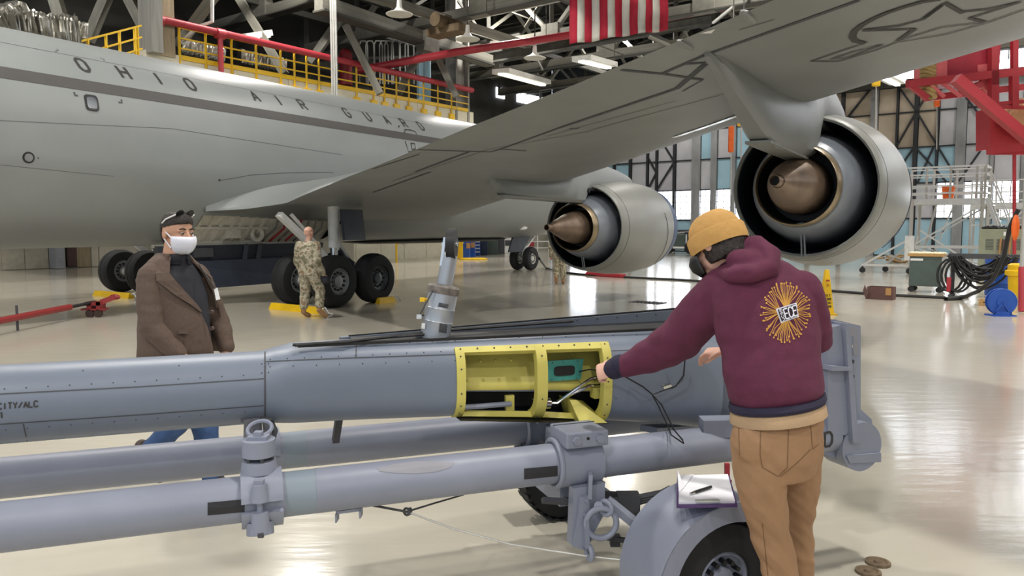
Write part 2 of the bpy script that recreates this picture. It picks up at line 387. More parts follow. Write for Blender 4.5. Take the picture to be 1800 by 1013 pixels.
for b, w_ in ((-30, 'deepest over the mezzanine'), (-25.8, 'above the mezzanine edge'), (-19, 'next out from the mezzanine'), (-12, 'left of the middle'), (-5, 'near the middle'), (2, 'right of the middle'), (9, 'farthest from the mezzanine')):
    t = thing('longitudinal_truss', 'dark steel lattice roof girder running along the hangar, ' + w_, 'truss', HP(30, b, 11), -HA, 'girders along the hangar roof')
    for z in (11.6, 13.4): ubar('chord', m_steeld, t, HP(12, b, z), HP(WA-.5, b, z), .22, .26)
    x = 12; k = 0
    while x < WA-3:
        ubar('diagonal', m_steel if k % 3 else m_steeld, t, HP(x, b, 11.6 if k % 2 else 13.4), HP(x+2.75, b, 13.4 if k % 2 else 11.6), .14); x += 2.75; k += 1
rnd.seed(11)
for i in range(16):
    a = 19+i*1.9; z = 14+rnd.random()*1.8
    o = ubar('purlin', m_steeld, ceil, HP(a, WB+.5, z), HP(a, 22, z), .14, .2)
for i in range(70):                                 # conduits and sway braces between the trusses
    a = 29+rnd.random()*18; b0 = -32+rnd.random()*34; z = 9.6+rnd.random()*4
    e = HP(a+rnd.uniform(-5, 5), b0+rnd.uniform(-5, 5), z+rnd.uniform(-2.5, 2.5)) if i % 2 else HP(a, b0+rnd.choice((-7, 7)), z)
    ubar('sway_brace', rnd.choice((m_steel, m_steeld, m_steeld, m_steel, m_pipe)), ceil, HP(a, b0, z), e, rnd.choice((.06, .09, .14)))
# crane rail across and lamps
cr = thing('crane_beam', 'dark riveted crane beam passing under the flag', 'beam', HP(33, -16, 10.4), -HA)
p0, p1 = at(690, 141, 41), at(1250, 42, 40)
q = MB(); q.bar(p0, p1, .5, .1); q.bar(p0+V((0, 0, .5)), p1+V((0, 0, .5)), .5, .1); q.bar(p0+V((0, 0, .25)), p1+V((0, 0, .25)), .12, .5); q.build('web', m_steeld, cr, False)
def shade_lamp(px, py, y):
    c = at(px, py, y); t = thing('pendant_lamp', None, 'lamp', c)
    q = MB(); q.lathe([(.5, 0), (.52, .03), (.2, .16), (.1, .3), (.08, .6)], M.Translation(c), 16); q.build('lamp_shade', m_lampw, t)
    q = MB(); q.cyl(c+V((0, 0, .6)), c+V((0, 0, 2.2)), .03, n=6); q.build('stem', m_steeld, t)
    return t
for (x, y, d, l) in ((702, 26, 30, 'white shaded pendant lamp highest of the three near the crane hoist'), (822, 70, 33, 'white shaded pendant lamp hanging beside the hoist machine'), (940, 103, 36, 'white shaded pendant lamp in front of the dark crane beam')):
    shade_lamp(x, y, d)['label'] = l
def strip_light(p, q_, label, wd=.5):
    p, q_ = V(p), V(q_); t = thing('strip_light', label, 'lamp', (p+q_)/2)
    q = MB(); q.bar(p+V((0, 0, .14)), q_+V((0, 0, .14)), wd, .22); q.build('housing', m_lampw, t, False)
    q = MB(); q.bar(p, q_, wd*.3, .07); q.build('tube', m_lamp, t, False)
strip_light(at(428, 72, 30), at(474, 64, 31.5), 'lit fluorescent strip above the yellow mezzanine railing', .3)
strip_light(at(880, 130, 37), at(955, 150, 42), 'long lit strip fixture left of the wing trailing edge', .9)
strip_light(at(1022, 108, 34), at(1070, 120, 37), 'strip fixture just above the wing trailing edge', .9)
strip_light(at(1538, 130, 33), at(1578, 150, 36), 'white strip fixture between wing and red stand', .7)
# ================================================================ mezzanine with yellow railing, columns, pipes
MZ = -25.6; z0 = 7.5
def am(px, b=MZ): return H.dot(onp(px, 100, HR, b))
mz = thing('mezzanine', 'cream mezzanine deck edge behind the fuselage', 'balcony', HP(20, MZ, 0), -HA)
A0, A1 = am(-60), am(832)
slab('deck', m_dark, A0, A1, WB+.05, MZ-.2, z0-.35, z0-.05, mz)
x = am(300)
while x < A1-.5: slab('parapet_panel', m_parapet, x+.01, min(x+2.4, A1)-.01, MZ-.2, MZ, z0-1.7, z0+.02, mz); x += 2.4
ral = thing('yellow_railing', 'yellow pipe safety railing along the mezzanine edge', 'railing', HP(20, MZ, z0), -HA)
a_st, a_en = am(316), am(822)
for z, wd in ((1.08, .06), (.72, .05), (.38, .05)): ubar('rail', m_yel, ral, HP(a_st, MZ+.03, z0+z), HP(a_en, MZ+.03, z0+z), wd)
ubar('toe_board', m_yel, ral, HP(a_st, MZ+.03, z0+.07), HP(a_en, MZ+.03, z0+.07), .04, .16)
for px in (315, 361, 406, 449, 492, 516, 537, 559, 625, 655, 674, 695, 717, 743, 768, 792):
    a = am(px); ubar('post', m_yel, ral, HP(a, MZ+.04, z0-.55), HP(a, MZ+.04, z0+1.08), .07)
    ubox('post_shoe', m_yel, ral, HP(a, MZ+.05, z0-.45), (.34, .1, .42), H)
r2 = thing('yellow_railing', 'short yellow railing left of the concrete column on the mezzanine', 'railing', at(210, 80, 24.5))
p0, p1 = at(140, 73, 22.5), at(248, 45, 25)
for dz in (0, -.36, -.72): ubar('rail', m_yel, r2, p0+V((0, 0, dz)), p1+V((0, 0, dz)), .05)
for k in (.12, .4, .62, .88, .93): c = p0.lerp(p1, k); ubar('post', m_yel, r2, c, c+V((0, 0, -1.3)), .06)
ubar('toe_board', m_yel, r2, p0+V((0, 0, -1.05)), p1+V((0, 0, -1.05)), .04, .2)
t = thing('steel_column', 'thick tan concrete column rising from the mezzanine', 'column', HP(am(282), MZ+.1, 0), -HA)
slab('shaft', m_conc, am(276), am(306), MZ-.9, MZ+.1, z0, TOP, t); slab('flange', m_colgrey, am(256), am(276), MZ-.4, MZ+.45, z0, TOP, t)
slab('plinth', m_parapet, am(256), am(318), MZ-.9, MZ+.05, z0-1.5, z0+.12, t)
c = HP(am(812), MZ-.3, z0-1.6); t = thing('steel_column', 'riveted grey steel column at the far end of the mezzanine', 'column', c, -HA)
ubox('web', m_colgrey, t, c+V((0, 0, (TOP-z0)/2+.6)), (.9, .25, TOP-z0+1.2), H); 
for s in (-.45, .45): ubox('flange', m_colgrey, t, c+H*s+V((0, 0, (TOP-z0)/2+.6)), (.12, .7, TOP-z0+1.2), H)
q = MB(); 
pz = lambda px, dz: HP(am(px, MZ+.25), MZ+.25, z0+dz)
rp = thing('sprinkler_main', 'red sprinkler pipe running along the yellow railing', 'pipe', pz(500, 0), -HA)
e1 = pz(276, 1.15); e2 = pz(830, 1.05)
q.tube([e1+V((0, 0, 5)), e1+V((0, 0, .1)), e1+H*.15, e2], .13, 10); q.build('pipe', m_red, rp)
q = MB(); x = pz(388, 1.1); q.cyl(x, x+V((0, 0, -2.2)), .1, n=10); q.build('drop_pipe', m_red, rp)
q = MB(); [MB().cyl(pz(px, 1.1)-H*.16, pz(px, 1.1)+H*.16, .19, n=10).build('coupling', m_red, rp) for px in (280, 388)]
rp = thing('cross_pipe', 'long red pipe crossing the roof space towards the wing', 'pipe', at(900, 80, 33))
q = MB(); P = [at(628, 124, 35), at(800, 92, 35.5), at(1000, 62, 36), at(1200, 26, 36.5), at(1360, -2, 37)]; q.tube(P, .17, 10); q.build('pipe', m_red, rp)
[ubar('hanger_rod', m_steeld, rp, p, p+V((0, 0, 3.5)), .03) for p in (at(690, 112, 35.2), at(960, 68, 35.9), at(1185, 29, 36.4))]
for px, lab in ((588, 'pair of pale vertical conduits in front of the mezzanine'), ):
    t = thing('conduit', lab, 'pipe', HP(am(px), MZ+.5, 4))
    for dx in (-4, 0, 4): q = MB(); c = at(px+dx, 150, 31); q.cyl(c+V((0, 0, -1)), c+V((0, 0, 6)), .045, n=8); q.build('pipe', m_pipe, t)
t = thing('brace_frame', 'grey knee braces zigzagging above the mezzanine', 'truss', HP(22, MZ-1, 9), -HA)
B = lambda x, y, d: at(x, y, d)
for x0, y0, x1, y1, d in ((155, 72, 190, -12, 27), (222, -10, 252, 48, 27), (312, 82, 378, -10, 29), (416, -10, 500, 130, 31), (545, 110, 600, 30, 34), (608, 45, 668, 165, 33), (700, 165, 746, 78, 36), (758, 78, 802, 170, 37), (95, -8, 110, 40, 25)):
    ubar('knee_brace', m_steel, t, B(x0, y0, d), B(x1, y1, d), .34, .3)
t = thing('roof_girder', 'long riveted grey girder above the mezzanine railing', 'beam', at(700, 60, 35))
ubar('chord', m_steel, t, B(560, 5, 31), B(860, 108, 40), .5, .55); ubar('flange', m_steeld, t, B(560, 18, 31), B(860, 115, 40), .7, .1)
ubar('chord', m_steel, t, B(640, -12, 31), B(960, 90, 42), .3, .35); ubox('gusset', m_steel, t, B(752, 75, 36), (.9, .6, .9), H)
# hoist, ducts, conduits, grab frames and a red tank in the roof space
t = thing('hoist', 'brown hoist machine hanging from the roof girder', 'hoist', at(788, 45, 34)); c = at(788, 55, 34)
q = MB(); q.box(c, (1.9, .8, .3), M.Rotation(-HA, 3, 'Z')); q.build('cradle', mat('rusty_brown', '6e5c44', .7, var=.25), t, False)
for k, (dx, r, l) in enumerate(((-.6, .3, .5), (.1, .24, .7), (.65, .2, .4))):
    q = MB(); p = c+H*dx+V((0, 0, .35)); q.cyl(p-H*l/2, p+H*l/2, r, n=12); q.build('drum' if k else 'motor', mat('rusty_brown', '6e5c44'), t)
def foil(par, a, b_, hw, hh):
    d = (b_-a).normalized(); x = d.cross(V((0, 0, 1))).normalized(); z = x.cross(d); n = 36; rg = []
    for i in range(n+1):
        p = a.lerp(b_, i/n); j = rnd.uniform(.9, 1.05); rg.append([p+(x*hw*math.copysign(abs(cos(t_))**.45, cos(t_))+z*hh*math.copysign(abs(sin(t_))**.45, sin(t_)))*j*(1+rnd.uniform(-.07, .07)) for t_ in [2*PI*k/22 for k in range(22)]])
    return MB().rings(rg).build('duct_run', m_foil, par, False)
t = thing('air_duct', 'silver foil wrapped duct on the mezzanine behind the tail', 'duct', at(80, 45, 23))
for x0, y0, x1, y1, d0, d1, s in ((-30, 45, 35, 25, 21.5, 22.5, .85), (22, 62, 130, 66, 21.6, 22.6, 1.35), (40, 38, 150, 62, 23, 24, .8)):
    foil(t, B(x0, y0, d0), B(x1, y1, d1), s*.55, s*.42)
t = thing('air_duct', 'silver foil wrapped duct behind the yellow railing', 'duct', at(400, 90, 31))
for x0, y0, x1, y1, d in ((316, 82, 392, 100, 29), (420, 100, 500, 118, 31)):
    foil(t, B(x0, y0, d), B(x1, y1, d+1), .32, .3)
t = thing('red_tank', 'red tank standing on the mezzanine behind the railing', 'tank', at(608, 150, 36)); q = MB(); q.cyl(at(608, 150, 36), at(608, 97, 36), .3, n=14); q.ball(at(608, 97, 36), .3); q.build('tank_body', m_red, t)
for px, lab in ((655, 'looped grey grab frame left on the mezzanine'), (700, 'looped grey grab frame in the middle of the mezzanine')):
    t = thing('ladder_hoop', lab, 'frame', at(px, 110, 37))
    for dx in (-16, -4, 10, 20):
        c = at(px+dx, 110, 37); q = MB(); q.tube([c+V((-.2, 0, -1)), c+V((-.2, 0, .8)), c+V((-.1, 0, 1)), c+V((.1, 0, 1)), c+V((.2, 0, .8)), c+V((.2, 0, -1))], .035, 6); q.build('hoop', m_pipe, t)
t = thing('electrical_panel', 'tall pale blue panel behind the mezzanine railing', 'panel', at(745, 150, 38)); q = MB(); q.box(at(745, 145, 38), (.65, .3, 2.3)); q.build('body', m_bpan, t, False)
t = thing('white_drain_pipe', 'white angled drain pipe by the left knee brace', 'pipe', at(372, 30, 28)); q = MB(); q.tube([at(373, -10, 28), at(373, 38, 28), at(348, 47, 28), at(318, 75, 28)], .07, 8); q.build('pipe', m_white, t)
# ================================================================ flag
m_fred = mat('flag_red', 'b5243a', .8, var=.08, bump=.3, bscale=30); m_fwh = mat('flag_white', 'd9d6cb', .8, var=.05, bump=.3, bscale=30)
t = thing('flag', 'large striped red and white flag hanging vertically from the roof', 'flag', at(1088, 20, 30))
d = 27
for k in range(13):
    x0 = 1001+k*13.3; q = MB(); n = 14
    def fp(x, s):
        yb = 78-(x-1001)*.15 + 0
        p = at(x, yb+(-45-yb)*s, d); return p + V((0, .12*sin(x*.11)+.05*sin(s*9+x*.05), 0))
    for i in range(n):
        for xa, xb in ((x0, x0+6.65), (x0+6.65, x0+13.3)):
            q.poly([fp(xa, i/n), fp(xb, i/n), fp(xb, (i+1)/n), fp(xa, (i+1)/n)])
    bmesh.ops.remove_doubles(q.bm, verts=q.bm.verts[:], dist=.002)
    q.build('stripe', m_fwh if k % 2 else m_fred, t, solid=.012)
# ================================================================ tanker aircraft (local: t forward, r to its right, z up)
AO = V((-6.74, 18.82, 0)); AH = R_(31.3); F = V((sin(AH), cos(AH), 0)); RT = V((cos(AH), -sin(AH), 0))
def A(t, r, z): return AO + F*t + RT*r + V((0, 0, z))
air = thing('tanker_aircraft', 'large grey four engined tanker aircraft parked in the hangar', 'aircraft', AO, PI/2-AH)
K = 1.30; RF = 1.83; GAP = .37
def fus_scale(t):
    if t > 13: s = max(0, (t-13)/5.6); return math.sqrt(max(.0004, 1-s**2.2)), K+1.5*(1-math.sqrt(max(0, 1-s**2)))
    if t < -8: s = min(1, (-8-t)/14); return 1-.75*s, K+2.4*s
    return 1, K
def fus(t, th):                                     # th 0 = top, 90 = right side, 180 = keel
    s, k = fus_scale(t); zc = k+(RF+GAP)*s if cos(th) > 0 else k+RF*s
    return A(t, RF*s*sin(th), zc+RF*s*cos(th))
ts = sorted(set([-21, -17, -14, -11, -9.5, -8] + [x*.5-8 for x in range(0, 43)] + [13.5, 14, 14.8, 15.6, 16.4, 17, 17.6, 18, 18.3, 18.5, 18.58] + [-2.0, 2.3]))
NF = 72
def wellskip(i, j):
    t = (ts[i]+ts[i+1])/2; th = (j+.5)*360/NF
    return -2.0 <= t <= 2.3 and 130 < th < 166
m_fus = m_grey.copy(); m_fus.name = 'fuselage_grey'
fo = MB().rings([[fus(t, 2*PI*j/NF) for j in range(NF)] for t in ts], skip=wellskip).build('fuselage', m_fus, air)
fb = bvh_of(fo)
def fhit(px, py): return hit(fb, px, py)[0]
def fth(p):                                         # surface angle and t of a point on the barrel
    d = p-AO; t = F.dot(d); r = RT.dot(d); z = d.z
    zc = K+RF+GAP if z > K+RF+GAP else K+RF
    return t, math.atan2(r, z-zc)
za = fhit(100, 133).z; zb = fhit(100, 152).z
def deco(name, mt, pts): pass
# the cheat line is a painted stripe on the barrel
q = MB(); n = 60
for lo, hi in ((za, zb),):
    def sp(t, z):
        zc = K+RF+GAP; c = (z-zc)/RF; th = math.acos(max(-1, min(1, c))) if z > zc else PI/2
        s = sin(th) if z > zc else 1; return A(t, (RF+.005)*s, z+.005*cos(th) if z > zc else z)
    for k in range(n):
        t0, t1 = -12+24*k/n, -12+24*(k+1)/n
        for u in range(6):
            z_0, z_1 = hi+(lo-hi)*u/6, hi+(lo-hi)*(u+1)/6
            q.poly([sp(t0, z_0), sp(t1, z_0), sp(t1, z_1), sp(t0, z_1)])
bmesh.ops.remove_doubles(q.bm, verts=q.bm.verts[:], dist=.002)
q.build('cheat_line', mat('cheat_line_grey', '4a4846', .6, var=.04), air)
_, th1 = fth(fhit(138, 104)); _, th0 = fth(fhit(150, 125))
def fus_n(t, th): p = fus(t, th); return p+RT*(.006*sin(th))+V((0, 0, .006*cos(th))), (RT*sin(th)+V((0, 0, cos(th)))).normalized()
hh = (th0-th1)*RF
for ch, px, py in (('O', 145, 115), ('H', 217, 127), ('I', 278, 139), ('O', 334, 149), ('A', 448, 170), ('I', 490, 178), ('R', 533, 187), ('G', 611, 201), ('U', 647, 207), ('A', 681, 214), ('R', 711, 219), ('D', 740, 223)):
    t = fth(fhit(px, py))[0]; wd = .17; q = MB()
    text(q, ch, lambda x, y: fus_n(t-wd/2+x-(y-hh/2)*.14, th1+(hh-y)/RF), hh, wd, .058, 0)
    q.build('letter', m_mark, air, False)
sl = []                                             # seams, bracket marks and stains on the barrel
for pts, wd in (([(0, 74), (300, 131), (620, 193), (760, 221)], .01), ([(0, 212), (300, 226), (600, 272)], .008), ([(97, 91), (103, 88), (99, 86)], .02), ([(176, 102), (182, 104), (183, 107)], .02),
    ([(130, 162), (132, 168), (137, 168)], .04), ([(208, 180), (214, 181), (213, 175)], .04), ([(385, 318), (440, 308), (500, 304), (585, 303)], .012), ([(585, 303), (586, 318)], .012), ([(0, 290), (200, 310)], .006)):
    sl.append((pts, wd))
lines('seam_line', fb, sl, m_seam, air, .003)
for tri in ([(383, 316), (388, 314), (385, 320)], [(66, 276), (69, 278), (66, 280)], [(699, 221), (703, 221), (701, 226)]): q = MB(); fillpx(q, fb, tri); q.build('small_mark', m_mark, air, False)
def port(px, py, wd, hg, name, mt, mt2, rr=0):
    p, n = hit(fb, px, py); u = F; v = n.cross(u).normalized()
    if v.z < 0: v = -v
    q = MB(); m = M(((u.x, v.x, n.x, p.x), (u.y, v.y, n.y, p.y), (u.z, v.z, n.z, p.z), (0, 0, 0, 1)))
    def rr_(w_, h_, k=.3): return [(w_/2*math.copysign(abs(cos(a))**k, cos(a)), h_/2*math.copysign(abs(sin(a))**k, sin(a))) for a in [2*PI*i/24 for i in range(24)]]
    e = 1 if rr else .45
    q.prism(rr_(wd, hg, e), m, -.03, .012); o = q.build(name, mt, air, False)
    q = MB(); q.prism(rr_(wd*.72, hg*.72, e), m, .005, .016); q.build('pane', mt2, o, False)
m_glass = mat('window_glass', '50555a', .08, metal=.3)
port(161, 181, .25, .3, 'cabin_window', m_black, m_glass)
port(50, 277, .19, .19, 'round_port', m_black, mat('port_disc', '8b8e90', .4, metal=.4), 1)
q = MB()
pxline(q, fb, [(709, 238), (712, 228), (722, 229), (730, 232), (736, 243), (738, 262), (718, 268), (709, 238)], .05); pxline(q, fb, [(722, 252), (729, 253), (730, 262), (724, 263), (722, 252)], .05)
q.build('door_outline', m_mark, air, False)
# keel beam and antenna
q = MB(); q.rings([[A(t, .45*s*cos(a), K-.02+.1*s*sin(a)) for a in [2*PI*i/12 for i in range(12)]] for t, s in ((3.6, .05), (4.5, .7), (8, 1), (11.5, .8), (12.6, .05))]); q.build('belly_strip', m_black, air)
p, n = hit(fb, 918, 401); q = MB(); q.ball(p, .12, 10, (1.6, .4, .6)); q.build('position_light', m_white, air)
# ---- wheel well liner with ribs, equipment
wt = lambda t, r, z: A(t, r, z)
q = MB(); q.hexa([wt(-2, .4, 1.36), wt(2.3, .4, 1.36), wt(2.3, .48, 1.34), wt(-2, .48, 1.34), wt(-2, 1.08, 2.06), wt(2.3, 1.08, 2.06), wt(2.3, 1.14, 2.03), wt(-2, 1.14, 2.03)])
well = q.build('wheel_well', m_cream, air, False)
wr_ = lambda t, f, o=0: A(t, .47+.66*f+o*.72, 1.35+.68*f-o*.7)
for t in (-1.75, -1.45, -1.15, -.85, -.6, -.3, 0, .5, 1.0): ubar('rib', m_cream, well, wr_(t, .03, .03), wr_(t, .97, .03), .06, .07)
for f in (.08, .55): ubar('stringer', m_cream, well, wr_(-1.95, f, .05), wr_(.2, f, .05), .05, .06)
ubar('access_plate', m_cream, well, wr_(-.95, .45, .06), wr_(-.55, .45, .06), .05, .32, up=(0, 0, 1))
q = MB(); q.ring(wr_(-.05, .4, .1), RT, .15, .05, 16); q.build('pulley', m_cream, well)
for i in range(7):
    t0 = .3+.25*i; q = MB(); q.tube([wr_(t0, .98, .06), wr_(t0+.1, .6, .12), wr_(t0-.05, .1, .08)], .03, 6); q.build('hydraulic_line', m_red if i in (1, 3) else m_chrome, well)
sill = ubar('sill', m_cream, well, A(-2.6, .55, K+.0), A(2.3, .55, K+.0), .1, .07)
# ---- gear doors hanging under the keel
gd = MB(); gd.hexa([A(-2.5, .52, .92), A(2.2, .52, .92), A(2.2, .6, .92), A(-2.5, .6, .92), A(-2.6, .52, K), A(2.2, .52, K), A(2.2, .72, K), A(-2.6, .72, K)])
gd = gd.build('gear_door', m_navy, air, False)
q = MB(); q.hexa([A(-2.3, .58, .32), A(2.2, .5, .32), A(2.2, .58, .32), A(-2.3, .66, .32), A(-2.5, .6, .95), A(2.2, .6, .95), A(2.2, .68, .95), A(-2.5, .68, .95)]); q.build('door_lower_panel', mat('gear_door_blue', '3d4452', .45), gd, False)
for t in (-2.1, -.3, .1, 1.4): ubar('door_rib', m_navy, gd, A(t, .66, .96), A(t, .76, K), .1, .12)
q = MB(); q.box(A(-1.5, .72, 1.14), (.5, .06, .2), M.Rotation(PI/2-AH, 3, 'Z')); q.build('latch_plate', m_seam, gd, False)
# ================================================================ wing
TE = [(1.0, -2.2), (1.55, -1.97), (2.15, -1.42), (3.26, -1.37), (4.3, -1.95), (6.14, -2.9), (8.31, -3.99), (10.5, -5.15), (12.16, -5.98), (13.5, -6.69), (14.26, -7.12), (19.9, -10.1)]
LE = [(1.0, 7.6), (9.25, .97), (11.58, -.98), (12.66, -1.85), (14.08, -2.84), (14.99, -3.5), (15.8, -4.03), (19.9, -7.0)]
def ip(tab, x):
    for (a, b), (c, d) in zip(tab, tab[1:]):
        if x <= c: return b+(d-b)*(x-a)/(c-a)
    return tab[-1][1]
def naca(x, t=.1): return 5*t*(.2969*math.sqrt(max(x, 0))-.126*x-.3516*x*x+.2843*x**3-.1015*x**4)
rs = [1.0, 1.3, 1.55, 1.85, 2.15, 2.7, 3.26, 3.8, 4.3, 5.2, 6.14, 7, 8.31, 9.25, 10.5, 11.6, 12.16, 12.9, 13.5, 14.26, 15, 16, 17, 18, 19, 19.9]
def wpt(r, x, up):                                  # x: 0 at leading edge .. 1 at trailing edge
    a, b = ip(LE, r), ip(TE, r); c = a-b; k = c*.85 if r > 6 else c*.55
    z = (2.0+.093*r)*(1-x)+(1.9+.093*r)*x
    return A(a-c*x, r, z+(naca(x)*k*1.1 if up else -naca(x)*k*.8))
xs = [1, .95, .88, .8, .7, .6, .5, .4, .3, .22, .15, .09, .05, .02, .006, 0]
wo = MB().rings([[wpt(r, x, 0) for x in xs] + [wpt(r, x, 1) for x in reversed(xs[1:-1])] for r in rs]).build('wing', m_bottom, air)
wbv = bvh_of(wo)
q = MB()                                            # fillet between barrel and wing root
fr = [(361, 372), (436, 367), (503, 357), (543, 342), (590, 320)]
EP = [(345, 373), (361, 372), (400, 370), (436, 367), (470, 363), (503, 357), (524, 350), (543, 342), (566, 331), (590, 320), (640, 300)]
UP = [(342, 371), (362, 363), (392, 352), (420, 343), (450, 334), (480, 327), (505, 323), (530, 320), (555, 316), (590, 311), (640, 299)]
rows = []
for i, (e, u) in enumerate(zip(EP, UP)):
    d_ = ray(*e); s_ = (1.9-CH-.093*RT.dot(AO))/(d_.z-.093*RT.dot(d_)); b = C0+d_*s_; a = fhit(*u)
    rows.append([a.lerp(b, f)-V((0, 0, .10*sin(PI*f)*min(1, i/4))) for f in [j/8 for j in range(9)]])
for i in range(len(rows)-1):
    for j in range(8): q.poly([rows[i][j], rows[i+1][j], rows[i+1][j+1], rows[i][j+1]])
bmesh.ops.remove_doubles(q.bm, verts=q.bm.verts[:], dist=.002)
q.build('wing_root_fillet', m_grey, air)
cg = []                                             # control surface gaps and seams under the wing
for pts, wd in (([(656, 338), (757, 302)], .05), ([(730, 302), (824, 267)], .05), ([(655, 297), (737, 271)], .03), ([(735, 263), (862, 267), (880, 262), (985, 224)], .04), ([(880, 262), (925, 265)], .03), ([(985, 224), (1190, 155), (1240, 112)], .06), ([(1000, 226), (1018, 226)], .03),
    ([(1076, 121), (1170, 130), (1235, 140)], .05), ([(1164, 129), (1240, 96), (1510, 0)], .045), ([(690, 318), (860, 262), (1040, 230)], .012), ([(1040, 228), (1290, 160)], .012), ([(1200, 112), (1240, 110)], .05), ([(960, 240), (1190, 176)], .01), ([(1200, 160), (1235, 140), (1200, 135)], .02), ([(1300, 52), (1360, 34)], .01), ([(1620, 0), (1800, -40)], .02)):
    cg.append((pts, wd))
lines('control_gap', m_seam and wbv, cg, m_seam, air, .005)
q = MB()                                            # national insignia under the wing, outline only
ell = [(1655, -3), (1622, 2), (1590, 11), (1560, 21), (1535, 32), (1515, 43), (1502, 54), (1498, 64), (1503, 71), (1520, 75)]
pxline(q, wbv, ell, .055, .008, 6)
for pts, wd in (([(1516, 52), (1582, 44), (1622, 33), (1661, 4), (1688, 20), (1738, 15), (1795, 2)], .06), ([(1795, 2), (1704, 31), (1730, 38)], .07), ([(1730, 38), (1655, 47), (1577, 71)], .03), ([(1577, 71), (1606, 50), (1516, 53)], .06),
    ([(1622, 33), (1661, 4), (1692, 22)], .1), ([(1704, 31), (1732, 38)], .14), ([(1577, 71), (1610, 50)], .12), ([(1520, 75), (1480, 88), (1425, 107), (1475, 107), (1540, 87), (1577, 73)], .035), ([(1548, 78), (1500, 90), (1460, 103), (1490, 100), (1553, 77)], .03), ([(1577, 73), (1660, 60), (1735, 39), (1800, 16)], .03)):
    pxline(q, wbv, pts, .022 if wd < .04 else .034, .008, 8)
q.build('star_insignia', m_mark, air, False)
q = MB(); fillpx(q, wbv, [(1230, 58), (1240, 50), (1258, 50), (1250, 58)]); q.build('wing_patch', m_white, air, False)
q = MB(); pxline(q, wbv, [(1186, 240), (1240, 222), (1297, 202)], .09, .012); q.build('leading_edge_highlight', m_chrome, air, False)  # bright highlight along the leading edge, laid on as a chrome ribbon
for px, py in ((1205, 80), (1315, 30)):             # small hinge fairings at the trailing edge
    p, n = hit(wbv, px, py); q = MB(); q.ball(p, .07, 10, (.6, 2.6, .5), M.Rotation(-AH, 3, 'Z')); q.build('hinge_fairing', m_bottom, air)
